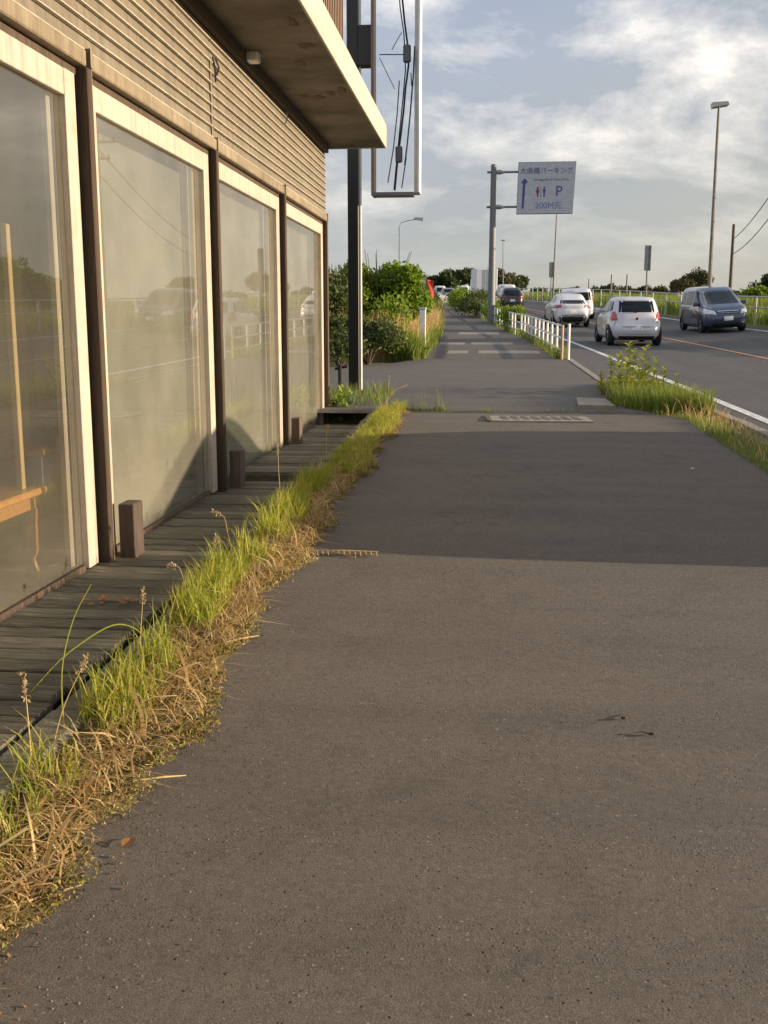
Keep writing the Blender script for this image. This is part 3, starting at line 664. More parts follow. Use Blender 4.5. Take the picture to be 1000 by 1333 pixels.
ar = MB().prism([(X5(679.5), Z5(272)), (X5(682), Z5(272)), (X5(684), Z5(240)), (X5(687), Z5(237.5)), (X5(683), Z5(232.5)), (X5(678.5), Z5(237.5)), (X5(680.5), Z5(240))], yf-0.004, yf+0.004)
obj('arrow', ar, MT['sign_blue'], bd)
for px, mt, skirt in ((700, 'sign_red', 1), (708.5, 'sign_blue', 0)):
    w_ = (1.7, 0.8) if skirt else (0.9, 0.9)
    m_ = MB().prism([(X5(px-0.8), Z5(257)), (X5(px+0.8), Z5(257)), (X5(px+0.9), Z5(253)), (X5(px+2.1), Z5(250.5) if skirt else Z5(248)), (X5(px+1.4), Z5(247)), (X5(px-1.4), Z5(247)), (X5(px-2.1), Z5(250.5) if skirt else Z5(248)), (X5(px-0.9), Z5(253))], yf-0.004, yf+0.004)
    ring = [(X5(px)+0.05*math.cos(a), Z5(245.2)+0.05*math.sin(a)) for a in np.linspace(0, 2*math.pi, 12, endpoint=False)]
    m_.prism(ring, yf-0.004, yf+0.004); obj('toilet_figure', m_, MT[mt], bd)
obj('divider', MB().box((X5(704)-0.012, yf-0.003, Z5(257)), (X5(704)+0.012, yf+0.003, Z5(244))), MT['sign_sky'], bd)

def lamp(label, x, y, h, arm, lean=0.0, double=False, group=None, r0=0.11, head=(0.75, 0.28)):
    z = Z(x, y)-0.1; t = thing('street_lamp', label, 'street lamp', (x, y, z), group)
    ax, ay = arm
    pts = [(x, y, z), (x+lean*0.5, y, z+h*0.5), (x+lean, y, z+h*0.93)]
    if arm != (0, 0):
        pts += [(x+lean+ax*0.1, y+ay*0.1, z+h*0.975), (x+lean+ax*0.45, y+ay*0.45, z+h), (x+lean+ax, y+ay, z+h*1.012)]
    else: pts += [(x+lean, y, z+h)]
    rr = [r0, r0*0.75, r0*0.55]+[r0*0.42]*(len(pts)-3)
    obj('pole', MB().tube(pts, rr, 8), MT['pole_conc'], t, smooth=True)
    e = pts[-1]; dirx = 1 if ax >= 0 else -1; hl, hw = head
    obj('lamp_head', MB().prism([(e[0]-hl*0.6*dirx, e[2]-0.02), (e[0]+hl*0.42*dirx, e[2]-0.13), (e[0]+hl*0.47*dirx, e[2]+0.10), (e[0]-hl*0.5*dirx, e[2]+0.13)], e[1]-hw, e[1]+hw), MT['lamp_head'], t)
    return t
def lamp_at(label, y, bot, top, **k):
    b_ = AT(*bot, y); t_ = AT(*top, y); return lamp(label, b_.x, y, t_.z-Z(b_.x, y)+0.1, k.pop('arm', (0, 0)), t_.x-b_.x, **k)
lamp_at('tall tapering lamp post with flat head behind the dark minivan', 55, (924, 372), (936, 137), r0=0.12, head=(-0.75, 0.3))
lamp_at('slim lamp post rising behind the direction board', 95, (720, 380), (725, 272), r0=0.10)
lamp_at('distant curved arm street lamp above the roadside shrub', 80, (520, 380), (520, 287), arm=(1.5, 0), r0=0.06, head=(0.7, 0.15))
lamp_at('faint far lamp post just right of the sign post', 200, (655, 380), (655, 313), r0=0.12)
for (x, y, w_, h_, zt0, lab) in ((PXY(839.5, 60), 60, 0.36, 1.36, 320, 'narrow upright road sign on a thin post, seen edge on before the pale sky'), (PXY(716, 97), 97, 0.42, 1.35, 341, 'small dark upright road sign beside the slim far lamp post')):
    z = Z(x, y); zt1 = AT(780, zt0, y).z
    t = thing('road_sign', lab, 'road sign', (x, y, z))
    obj('post', MB().tube([(x, y, z-0.1), (x, y, zt1-0.1)], 0.045, 8), MT['grey_metal'], t)
    p1 = obj('panel', MB().box((x-w_/2, y-0.06, zt1-h_), (x+w_*0.1, y-0.03, zt1), 0.008), MT['sign_back'], t)
    obj('panel', MB().box((x+w_*0.1+0.004, y-0.06, zt1-h_), (x+w_/2, y+0.08, zt1), 0.008), MT['grey_metal'], t)
    for kz in (0.25, 0.75): obj('clamp', MB().box((x-w_/2+0.03, y-0.028, zt1-h_*kz-0.03), (x+w_/2-0.02, y+0.05, zt1-h_*kz+0.03)), MT['black'], p1)
def utility(label, x, y, h, r, mat, arms, wires=()):
    z = Z(x, y)-0.2; t = thing('utility_pole', label, 'utility pole', (x, y, z), 'utility poles across the road')
    obj('pole', MB().tube([(x, y, z), (x, y, z+h)], [r, r*0.75], 10), MT[mat], t, smooth=True)
    for (hz, l) in arms:
        o = obj('crossarm', MB().box((x-l, y-0.06, z+hz), (x+l, y+0.06, z+hz+0.1)), MT['pole_dark'], t)
        for k in (-0.9, -0.4, 0.4, 0.9): obj('insulator', MB().tube([(x+l*k, y, z+hz+0.1), (x+l*k, y, z+hz+0.25)], 0.04, 6), MT['sign_white'], o)
    for (a, b, sag) in wires:
        pts = [Vector(a).lerp(Vector(b), s_/10)-Vector((0, 0, sag*4*(s_/10)*(1-s_/10))) for s_ in range(11)]
        obj('overhead_wire', MB().tube(pts, 0.025, 5), MT['wire'], t)
    return t
ux, uy = PXY(948, 75), 75; uz = AT(948, 292, 75).z
utility('brown utility pole right of the tall lamp post, wires running right', ux, uy, uz-Z(ux, uy)+0.2, 0.13, 'pole_dark', [], [((ux, uy, uz-1.0), (12.9, 46, 9.3), 0.5), ((ux, uy, uz-2.0), (12.9, 46, 8.2), 0.6)])
utility('pole with crossarm mirrored in the second shop window', 12.9, 46, 8.5, 0.17, 'pole_conc', [(8.0, 0.9), (7.3, 0.6)])
for (px, y, top, lab) in ((794, 190, 361, 'far thin pole left of its twin above the white hatchback'), (814, 185, 361, 'far thin pole right of its twin above the white hatchback'), (765, 210, 366, 'faint short pole far behind the white van')):
    x = PXY(px, y); utility(lab, x, y, 1.5+(424-top)/1340*y-Z(x, y)+0.2, 0.16, 'pole_conc', [])
# white marker post at the left edge of the pavement
zq = ZC(25.6)
t = thing('marker_post', 'white square marker post in tall grass at the pavement edge', 'post', (-1.62, 25.6, zq))
obj('shaft', MB().box((-1.70, 25.55, zq-0.1), (-1.55, 25.68, zq+1.17), 0.01), MT['white_pipe'], t)
obj('cap', MB().box((-1.715, 25.535, zq+1.171), (-1.535, 25.695, zq+1.22), 0.012), MT['sign_white'], t)
# red and white banner
bxx, byy = -2.95, 47.0; bz = ZC(byy)
t = thing('roadside_banner', 'small red and white cloth banner on a pole above the tall grass', 'banner', (bxx, byy, bz))
obj('pole', MB().tube([(bxx, byy, bz-0.1), (bxx, byy, bz+2.4)], 0.02, 6), MT['white_pipe'], t)
def cloth(x0, x1, z0, z1, ph):
    m_ = MB(); V = []; F = []; nx, nz = 6, 8
    for j in range(nz+1):
        for i in range(nx+1):
            u = i/nx; v = j/nz; V.append((x0+(x1-x0)*u, byy+0.05*math.sin(6*u+4*v+ph), z0+(z1-z0)*v-0.05*u))
    for j in range(nz):
        for i in range(nx): a = j*(nx+1)+i; F.append((a, a+1, a+nx+2, a+nx+1))
    return m_.add(V, F)
obj('red_cloth', cloth(bxx+0.10, bxx+0.46, bz+1.25, bz+2.15, 0), MT['banner'], t, smooth=True)
obj('white_cloth', cloth(bxx-0.16, bxx+0.10, bz+1.3, bz+2.35, 1), MT['banner_w'], t, smooth=True)
obj('red_cloth', cloth(bxx-0.34, bxx-0.17, bz+1.5, bz+2.1, 2), MT['banner'], t, smooth=True)

# ---------------------------------------------------------------- vehicles
class Body:
    """stack of rounded horizontal sections; keys (z, y_rear, y_front, half_width)"""
    def __init__(s, keys, n=5.0):
        k = np.array(keys, float); t = np.arange(len(k)); tt = np.linspace(0, len(k)-1, (len(k)-1)*4+1)
        s.k = np.stack([s.herm(t, k[:, c], tt) for c in range(4)], 1); s.n = n
    @staticmethod
    def herm(t, v, q):
        d = np.diff(v); m = np.zeros(len(v)); m[0], m[-1] = d[0], d[-1]
        for i in range(1, len(v)-1): m[i] = 0 if d[i-1]*d[i] <= 0 else 2*d[i-1]*d[i]/(d[i-1]+d[i])
        i = np.clip(q.astype(int), 0, len(v)-2); u = q-i
        return (2*u**3-3*u**2+1)*v[i]+(u**3-2*u**2+u)*m[i]+(-2*u**3+3*u**2)*v[i+1]+(u**3-u**2)*m[i+1]
    def at(s, z): return [float(np.interp(z, s.k[:, 0], s.k[:, c])) for c in (1, 2, 3)]
    def mesh(s, n=44):
        mb = MB(); V = []; F = []
        for (z, y0, y1, w_) in s.k:
            c, l = (y0+y1)/2, (y1-y0)/2
            for q in range(n):
                a = 2*math.pi*q/n; ca, sa = math.cos(a), math.sin(a); r_ = (abs(ca)**s.n+abs(sa)**s.n)**(-1/s.n)
                V.append((w_*ca*r_, c+l*sa*r_, z))
        m = len(s.k)
        for i in range(m-1):
            for q in range(n): F.append((i*n+q, i*n+(q+1) % n, (i+1)*n+(q+1) % n, (i+1)*n+q))
        F += [tuple(range(n-1, -1, -1)), tuple(range((m-1)*n, m*n))]
        return mb.add(V, F)
    def pt(s, side, a, z, off):
        y0, y1, w_ = s.at(z); c, l = (y0+y1)/2, (y1-y0)/2; n = s.n
        if side in ('rear', 'front'):
            q = min(abs(a)/w_, 0.999); d = l*(1-q**n)**(1/n)
            return (a, c-d-off, z) if side == 'rear' else (a, c+d+off, z)
        q = min(abs(a-c)/l, 0.999); d = w_*(1-q**n)**(1/n)
        return (d+off, a, z) if side == 'right' else (-d-off, a, z)
    def patch(s, side, quad, off=0.008, nx=8, nz=6, mb=None):
        """quad: (a,z) corners bottom-left, bottom-right, top-right, top-left"""
        mb = mb or MB(); V = []; F = []
        (a0, z0), (a1, z1), (a2, z2), (a3, z3) = quad
        for j in range(nz+1):
            v = j/nz
            for i in range(nx+1):
                u = i/nx
                a = (a0*(1-u)+a1*u)*(1-v)+(a3*(1-u)+a2*u)*v; z = (z0*(1-u)+z1*u)*(1-v)+(z3*(1-u)+z2*u)*v
                edge = i in (0, nx) or j in (0, nz)
                V.append(s.pt(side, a, z, off if not edge else off*0.25))
        for j in range(nz):
            for i in range(nx): a = j*(nx+1)+i; F.append((a, a+1, a+nx+2, a+nx+1))
        return mb.add(V, F)

def wheel(root, x, y, r, w_, sgn):
    wh = obj('wheel', MB().lathe([(r*0.6, -w_/2), (r*0.92, -w_/2), (r, -w_*0.32), (r, w_*0.32), (r*0.92, w_/2), (r*0.66, w_/2), (r*0.62, w_*0.3)], (0, 0, 0), 'x', 24), MT['tyre'], None, smooth=True)
    wh.parent = root; wh.location = (x, y, r); wh.rotation_euler = (0, 0, 0 if sgn > 0 else math.pi)
    m_ = MB().lathe([(r*0.14, w_*0.30), (r*0.12, w_*0.42)], (0, 0, 0), 'x', 10)
    for k in range(5):
        a = 2*math.pi*k/5; c_, s_ = math.cos(a), math.sin(a); t_ = r*0.10
        m_.add([(w_*0.33, c_*r*0.1-s_*t_, s_*r*0.1+c_*t_), (w_*0.33, c_*r*0.1+s_*t_, s_*r*0.1-c_*t_), (w_*0.36, c_*r*0.63+s_*t_*0.8, s_*r*0.63-c_*t_*0.8), (w_*0.36, c_*r*0.63-s_*t_*0.8, s_*r*0.63+c_*t_*0.8)], [(0, 1, 2, 3)])
    for k in range(24):
        a, b = 2*math.pi*k/24, 2*math.pi*(k+1)/24
        m_.add([(w_*0.37, q*r*math.cos(c_), q*r*math.sin(c_)) for c_ in (a, b) for q in (0.6, 0.68)], [(0, 2, 3, 1)])
    o = obj('rim', m_, MT['rim'], None); o.parent = wh
    return wh

def car(name, label, cat, sp, paint, loc, heading, group='vehicles on the road'):
    root = thing(name, label, cat, (0, 0, 0), group)
    B = Body(sp['keys'], sp.get('n', 5.0)); P = MT[paint]
    body = obj('body', B.mesh(), P, root, smooth=True, local=True)
    g = lambda nm, mb, mt, par=root: obj(nm, mb, MT[mt], par, local=True, smooth=True)
    for quad in sp.get('rear_glass', []): g('rear_window', B.patch('rear', quad), 'car_glass')
    for quad in sp.get('windscreen', []): g('windscreen', B.patch('front', quad), 'car_glass')
    for quad in sp.get('side_glass', []):
        for sd in ('left', 'right'): g('side_window', B.patch(sd, quad), 'car_glass')
    for quad in sp.get('tail', []):
        for sg_ in (-1, 1):
            q = [(a*sg_, z) for a, z in quad]; m_ = B.patch('rear', q, 0.012)
            g('tail_lamp', m_, 'lamp_red')
    for quad in sp.get('head', []):
        for sg_ in (-1, 1): g('headlight', B.patch('front', [(a*sg_, z) for a, z in quad], 0.012), 'lamp_clear')
    for side, quad in sp.get('dark', []): g('bumper_trim', B.patch(side, quad, 0.010), 'plastic')
    for side, quad in sp.get('chrome', []): g('grille_bar', B.patch(side, quad, 0.016), 'chrome')
    for side, quad in sp.get('plate', []):
        pl = g('number_plate', B.patch(side, quad, 0.022, 2, 2), 'plate')
        (a0, z0), (a1, _), (a2, z2), _q = quad; zm = (z0+z2)/2
        for k in range(4):
            aa = a0+(a1-a0)*(0.28+0.15*k); g('plate_mark', B.patch(side, [(aa, zm-0.045), (aa+0.035, zm-0.045), (aa+0.035, zm+0.03), (aa, zm+0.03)], 0.026, 1, 1), 'plate_ink', pl)
    for yy in sp.get('seams', []):
        z0, z1 = sp['sill']+0.05, sp['belt']
        for sd in ('left', 'right'): g('door_seam', B.patch(sd, [(yy-0.006, z0), (yy+0.006, z0), (yy+0.006, z1), (yy-0.006, z1)], 0.004, 1, 8), 'plastic')
    for side, quad in sp.get('lines', []): g('panel_gap', B.patch(side, quad, 0.005, 6, 6), 'plastic')
    for yy in sp.get('handles', []):
        zz_ = sp['belt']-0.09
        for sd in ('left', 'right'): obj('door_handle', B.patch(sd, [(yy, zz_-0.02), (yy+0.16, zz_-0.02), (yy+0.16, zz_+0.015), (yy, zz_+0.015)], 0.022, 3, 3), P, root, local=True, smooth=True)
    r = sp['wheel_r']
    for yy in sp['axles']:
        w_ = B.at(r)[2]
        for sg_, sd in ((-1, 'left'), (1, 'right')):
            m_ = MB(); V = [B.pt(sd, yy, r+0.02, 0.006)]; F = []
            nn = 22
            for k in range(nn+1):
                a = math.pi*(-0.17+1.34*k/nn); V.append(B.pt(sd, yy+r*1.17*math.cos(a), max(r+0.02+r*1.17*math.sin(a), B.k[0, 0]+0.01), 0.006))
            for k in range(nn): F.append((0, k+1, k+2))
            g('wheel_arch', m_.add(V, F), 'plastic'); wheel(root, sg_*(w_-0.085), yy, r, 0.20, sg_)
    if 'mirror' in sp:
        my, mz = sp['mirror']; w_ = B.at(mz)[2]
        for sg_ in (-1, 1):
            x0, x1 = sorted((sg_*(w_-0.02), sg_*(w_+0.20)))
            obj('door_mirror', MB().box((x0, my, mz-0.02), (x1, my+0.10, mz+0.13), 0.03), P, root, local=True)
    if 'wiper' in sp:
        z_ = sp['wiper']; g('rear_wiper', MB().tube([B.pt('rear', 0.0, z_, 0.02), B.pt('rear', -0.18, z_+0.02, 0.03), B.pt('rear', -0.34, z_+0.035, 0.02)], 0.010, 6), 'plastic')
        g('emblem', MB().lathe([(0.045, 0), (0.04, 0.012)], (0, 0, 0), 'z', 14), 'plastic').matrix_local = Matrix.Translation(B.pt('rear', 0, z_-0.19, 0.004)) @ Matrix.Rotation(R(90), 4, 'X')
    if 'rails' in sp:
        pass
    m_ = MB().box((-0.62, sp['axles'][0]-0.2, 0.16), (0.62, sp['axles'][1]+0.3, 0.36)); g('underbody', m_, 'plastic')
    x, y = loc; root.location = (x, y, Z(x, y)-0.071)
    dzdy = (ZC(y+1.5)-ZC(y-1.5))/3; pitch = math.atan(dzdy)
    roll = math.atan(0.06) if x > XW(y)+LANE else 0.0
    root.rotation_euler = (pitch if abs(heading) < 1.6 else -pitch, -roll if abs(heading) < 1.6 else roll, heading)
    return root
hd = lambda y: -math.atan((XW(y+2)-XW(y-2))/4)*-1
HATCH = dict(keys=[(.19, .16, 3.6, .74), (.30, .04, 3.72, .82), (.48, 0, 3.75, .846), (.60, .02, 3.74, .847), (.70, .10, 3.66, .845), (.86, .16, 3.40, .838), (.97, .20, 2.95, .81), (1.10, .27, 2.66, .765), (1.28, .38, 2.30, .705), (1.42, .50, 1.98, .645), (1.485, .62, 1.75, .58), (1.512, .80, 1.5, .45), (1.52, 1.05, 1.2, .2)],
 rear_glass=[[(-.56, 1.04), (.56, 1.04), (.52, 1.385), (-.52, 1.385)]], windscreen=[[(-.66, 1.02), (.66, 1.02), (.54, 1.40), (-.54, 1.40)]],
 side_glass=[[(1.72, 1.01), (2.62, 1.01), (2.02, 1.40), (1.74, 1.40)], [(.86, 1.03), (1.66, 1.01), (1.68, 1.40), (.92, 1.39)], [(.52, 1.10), (.80, 1.05), (.86, 1.38), (.68, 1.37)]],
 tail=[[(.60, .80), (.80, .78), (.735, 1.06), (.655, 1.06)]], head=[[(.45, .62), (.80, .66), (.78, .84), (.6, .80)]],
 dark=[('rear', [(-.66, .20), (.66, .20), (.70, .31), (-.70, .31)]), ('rear', [(-.40, .585), (.40, .585), (.40, .60), (-.40, .60)])],
 plate=[('rear', [(-.17, .50), (.17, .50), (.17, .665), (-.17, .665)])], lines=[('rear', [(-.70, .60), (-.69, .60), (-.60, 1.02), (-.61, 1.02)]), ('rear', [(.69, .60), (.70, .60), (.61, 1.02), (.60, 1.02)]), ('rear', [(-.69, .595), (.69, .595), (.69, .605), (-.69, .605)]), ('rear', [(-.60, .36), (.60, .36), (.60, .37), (-.60, .37)]), ('rear', [(-.57, 1.395), (.57, 1.395), (.56, 1.405), (-.56, 1.405)])], seams=[1.69, .84, 2.7], handles=[1.78, .95], sill=.22, belt=1.0, wheel_r=.30, axles=(.62, 3.08), mirror=(2.45, 1.0), wiper=1.03)
SUV = dict(keys=[(.22, .18, 4.2, .78), (.36, .05, 4.34, .86), (.55, 0, 4.38, .895), (.74, .03, 4.36, .897), (.88, .10, 4.2, .89), (1.0, .12, 3.7, .87), (1.08, .20, 3.3, .82), (1.18, .42, 2.95, .75), (1.34, .72, 2.62, .68), (1.46, .95, 2.3, .61), (1.53, 1.2, 2.0, .52), (1.555, 1.5, 1.8, .25)],
 rear_glass=[[(-.60, 1.09), (.60, 1.09), (.54, 1.26), (-.54, 1.26)]], windscreen=[[(-.70, 1.08), (.70, 1.08), (.54, 1.45), (-.54, 1.45)]],
 side_glass=[[(1.95, 1.10), (2.9, 1.10), (2.35, 1.44), (1.98, 1.44)], [(.95, 1.12), (1.88, 1.10), (1.90, 1.44), (1.15, 1.42)]],
 tail=[[(.52, .92), (.86, .90), (.84, 1.04), (.56, 1.05)]], dark=[('rear', [(-.74, .24), (.74, .24), (.84, .50), (-.84, .50)]), ('rear', [(-.5, .52), (.5, .52), (.5, .56), (-.5, .56)])],
 lines=[('rear', [(-.80, .60), (-.79, .60), (-.66, 1.06), (-.67, 1.06)]), ('rear', [(.79, .60), (.80, .60), (.67, 1.06), (.66, 1.06)]), ('rear', [(-.8, .595), (.8, .595), (.8, .61), (-.8, .61)])], plate=[('rear', [(-.17, .66), (.17, .66), (.17, .82), (-.17, .82)])], seams=[1.92, .95, 2.95], handles=[2.0, 1.05], sill=.3, belt=1.08, wheel_r=.345, axles=(.86, 3.5), mirror=(2.75, 1.05))
VAN = dict(keys=[(.20, .14, 4.35, .74), (.32, .03, 4.50, .83), (.50, 0, 4.545, .848), (.66, .0, 4.53, .85), (.82, .02, 4.42, .85), (.96, .03, 4.20, .845), (1.06, .05, 3.90, .82), (1.20, .07, 3.58, .79), (1.40, .11, 3.18, .745), (1.58, .18, 2.82, .695), (1.66, .30, 2.58, .63), (1.70, .55, 2.25, .5), (1.715, 1.0, 1.7, .2)], n=6.0,
 rear_glass=[[(-.62, 1.05), (.62, 1.05), (.58, 1.5), (-.58, 1.5)]], windscreen=[[(-.69, 1.07), (.69, 1.07), (.60, 1.57), (-.60, 1.57)]],
 side_glass=[[(2.45, 1.03), (3.45, 1.03), (2.75, 1.55), (2.45, 1.55)], [(1.30, 1.03), (2.35, 1.03), (2.35, 1.56), (1.30, 1.55)], [(.35, 1.05), (1.20, 1.04), (1.20, 1.54), (.45, 1.52)]],
 tail=[[(.70, .85), (.80, .85), (.76, 1.35), (.68, 1.35)]], head=[[(.44, .70), (.815, .74), (.795, .93), (.50, .83)]],
 dark=[('front', [(-.70, .22), (.70, .22), (.76, .40), (-.76, .40)]), ('front', [(-.42, .70), (.42, .70), (.44, .84), (-.44, .84)])], chrome=[('front', [(-.40, .80), (.40, .80), (.41, .83), (-.41, .83)]), ('front', [(-.39, .74), (.39, .74), (.40, .755), (-.40, .755)])],
 plate=[('front', [(-.17, .46), (.17, .46), (.17, .62), (-.17, .62)])], seams=[2.40, 1.25, 3.5], handles=[2.5, 1.35], sill=.25, belt=1.0, wheel_r=.31, axles=(.72, 3.62), mirror=(3.25, 1.03))
MINI = dict(VAN); MINI.update(keys=[(.20, .14, 3.2, .66), (.32, .03, 3.37, .73), (.6, 0, 3.4, .74), (.9, .02, 3.3, .738), (1.05, .04, 3.0, .72), (1.4, .10, 2.7, .68), (1.7, .16, 2.45, .64), (1.8, .3, 2.2, .55), (1.83, .7, 1.8, .3)],
 side_glass=[[(1.75, 1.05), (2.7, 1.05), (2.4, 1.62), (1.75, 1.62)], [(.4, 1.05), (1.65, 1.05), (1.65, 1.62), (.45, 1.62)]], rear_glass=[[(-.55, 1.08), (.55, 1.08), (.52, 1.6), (-.52, 1.6)]], windscreen=[[(-.58, 1.08), (.58, 1.08), (.52, 1.68), (-.52, 1.68)]],
 tail=[[(.60, .62), (.70, .62), (.68, .95), (.61, .95)]], head=[[(.40, .72), (.68, .74), (.66, .92), (.45, .88)]], dark=[('rear', [(-.6, .22), (.6, .22), (.62, .36), (-.62, .36)])], chrome=[], plate=[('rear', [(-.17, .5), (.17, .5), (.17, .66), (-.17, .66)])], seams=[1.7], handles=[1.8], wheel_r=.27, axles=(.55, 2.75), mirror=(2.5, 1.05))
SALOON = dict(keys=[(z*1.14 if z > .5 else z, a_, b_, c_) for z, a_, b_, c_ in [(.20, .2, 5.6, .78), (.34, .05, 5.82, .87), (.55, 0, 5.9, .89), (.72, .03, 5.85, .89), (.88, .15, 5.5, .88), (.97, .55, 4.7, .86), (1.06, 1.0, 4.25, .80), (1.22, 1.5, 3.85, .73), (1.40, 2.1, 3.35, .64), (1.48, 2.5, 3.0, .52), (1.50, 2.7, 2.85, .25)]],
 rear_glass=[[(-.62, 1.05), (.62, 1.05), (.5, 1.36), (-.5, 1.36)]], windscreen=[[(-.66, 1.05), (.66, 1.05), (.5, 1.38), (-.5, 1.38)]], side_glass=[[(2.75, 1.02), (3.9, 1.02), (3.35, 1.36), (2.75, 1.38)], [(1.6, 1.04), (2.65, 1.02), (2.65, 1.38), (2.1, 1.36)]],
 tail=[[(.5, .68), (.84, .70), (.82, .85), (.5, .83)]], head=[[(.5, .62), (.84, .62), (.82, .76), (.5, .76)]], plate=[('rear', [(-.17, .6), (.17, .6), (.17, .76), (-.17, .76)])], seams=[2.7, 1.5, 3.95], handles=[2.8, 1.75], sill=.22, belt=1.0, wheel_r=.33, axles=(1.2, 4.7), mirror=(3.6, 1.0))
car('hatchback_car', 'white compact hatchback seen from behind, nearest in the left lane', 'car', HATCH, 'car_silver', (4.62, 33.4), 0.045)
car('crossover_car', 'white sloping-roofed crossover with a slim dark rear window, ahead of the hatchback', 'car', SUV, 'car_white', (3.92, 50), 0.075)
car('minivan', 'dark blue minivan coming towards the camera in the far lane', 'car', VAN, 'car_blue', (8.7, 45.0), math.pi+0.06)
sv = dict(SUV); sv.update(rear_glass=[[(-.66, 1.05), (.66, 1.05), (.54, 1.44), (-.54, 1.44)]], keys=[(z, y0*0.55, y1, w_) for z, y0, y1, w_ in [(k[0]*1.06, k[1], k[2], k[3]) for k in SUV['keys']]])
car('dark_suv', 'black estate car with big rear window just right of the sign post', 'car', sv, 'car_black', (1.62, 75), 0.10)
car('white_van', 'pale boxy van with wide dark rear window ahead of the crossover', 'car', dict(VAN, chrome=[], dark=[], plate=[]), 'car_white', (5.05, 59), 0.08)
car('microvan', 'white tall microvan hidden partly behind the black estate car', 'car', MINI, 'car_white', (1.5, 87), 0.11)
car('far_hatchback', 'small white car furthest left on the distant road', 'car', MINI, 'car_white', (-6.5, 140), 0.13)
car('far_saloon', 'grey car between two white ones on the distant road', 'car', HATCH, 'car_grey', (-4.7, 122), 0.13)
car('far_microvan', 'white microvan left of the white box lorry far away', 'car', MINI, 'car_white', (-3.1, 126), 0.13)
car('saloon_car', 'long grey saloon out of frame whose shadow crosses the pavement and windows', 'car', SALOON, 'car_grey', (5.15, 5.85), 0.028)
# box lorry
tr = thing('box_lorry', 'white box lorry seen from behind, left of the sign post', 'lorry', (0, 0, 0), 'vehicles on the road')
q = lambda nm, mb, mt, par=tr: obj(nm, mb, MT[mt], par, local=True)
q('cargo_box', MB().box((-1.1, 0, 0.95), (1.1, 5.2, 3.45), 0.03), 'box_white')
for sg_ in (-1, 1):
    d_ = q('rear_door', MB().box((min(sg_*0.012, sg_*1.06), -0.03, 1.0), (max(sg_*0.012, sg_*1.06), -0.002, 3.38), 0.008), 'box_white')
    q('lock_rod', MB().tube([(sg_*0.2, -0.05, 1.0), (sg_*0.2, -0.05, 3.35)], 0.02, 6), 'grey_metal', d_)
    q('tail_lamp', MB().box((sg_*0.95-0.12, -0.08, 0.72), (sg_*0.95+0.12, -0.02, 0.86)), 'lamp_red')
    for yy in (1.0, 6.0): wheel(tr, sg_*0.85, yy, 0.40, 0.28, sg_)
q('bumper', MB().box((-1.05, -0.05, 0.5), (1.05, 0.05, 0.66), 0.02), 'plastic')
q('chassis', MB().box((-0.5, 0.06, 0.6), (0.5, 6.6, 0.93)), 'plastic')
q('cab', MB().box((-1.0, 5.3, 0.5), (1.0, 6.9, 2.5), 0.12), 'car_white')
tr.location = (-0.35, 110, ZC(110)-0.07); tr.rotation_euler = (R(2), 0, 0.12)

# ---------------------------------------------------------------- vegetation
def crown_points(n, c, r, clumps=14, flat=0.0, seedv=0, fill=0.35):
    g = np.random.default_rng(seedv); r = np.array(r, float)
    d = g.normal(size=(clumps, 3)); d /= np.linalg.norm(d, axis=1)[:, None]; d[:, 2] = np.abs(d[:, 2])*1.0-flat
    cc = d*g.uniform(0.45, 0.95, (clumps, 1))*r; cr = g.uniform(0.22, 0.42, clumps)
    k = g.integers(0, clumps, n); e = g.normal(size=(n, 3)); e /= np.linalg.norm(e, axis=1)[:, None]
    rad = np.where(g.random(n) < fill, g.random(n)**0.4, g.uniform(0.85, 1.12, n))[:, None]
    return np.array(c)+cc[k]+e*rad*(cr[k][:, None]*r.mean()*np.array([1, 1, 0.85]))
def trunk(root, x, y, z, h, r, spread, seedv):
    g = random.Random(seedv); m_ = MB(); m_.tube([(x, y, z-0.2), (x+g.uniform(-.1, .1)*h*0.3, y, z+h*0.45), (x+g.uniform(-.1, .1)*h*0.4, y, z+h*0.8)], [r, r*0.7, r*0.3], 7)
    for k in range(5):
        a = g.uniform(0, 6.28); hh = g.uniform(0.35, 0.6)*h
        m_.tube([(x, y, z+hh), (x+math.cos(a)*spread*0.6, y+math.sin(a)*spread*0.6, z+hh+h*0.25)], [r*0.45, r*0.12], 5)
    return obj('trunk', m_, MT['bark'], root)
def tree(name, label, x, y, z, r, h, n, ls, mat, seedv, cat='tree', group=None, clumps=14, lift=0.42):
    root = thing(name, label, cat, (x, y, z), group)
    P = crown_points(n, (0, 0, h*(1-(1-lift)*0.55)), (r, r*0.9, h*(1-lift)*0.62), clumps, 0.35, seedv)
    P = P[P[:, 2] > 0.05]
    V, F = leaves(P, ls); o = link('crown', np_mesh('crown', V, F), MT[mat], root)
    trunk(root, x, y, z, h*0.85, max(0.05, h*0.028), r, seedv); return root
GT = 'trees beyond the road'
for k, (px, y, top, wpx, mat, lab) in enumerate((
  (575, 215, 352, 34, 'tree', 'leftmost round dark tree of the far clump above the distant cars'),
  (598, 220, 349, 36, 'tree', 'second dark round tree of the far clump, left of the lorry'),
  (618, 225, 346, 34, 'tree', 'tallest dark tree of the far clump behind the lorry'),
  (634, 230, 351, 26, 'tree', 'green tree directly behind the sign post and lorry'),
  (655, 225, 352, 32, 'tree_b', 'olive tree right of the sign post above the black car'),
  (673, 235, 360, 24, 'tree', 'lower tree ending the far clump on its right'))):
    x = PXY(px, y); z = ZC(y)-0.5; h = 1.5+(424-top)/1340*y-z
    tree('broadleaf_tree', lab, x, y, z, wpx/1340*y*0.62, h, 2600, 0.62, mat, 40+k, group=GT, lift=0.25)
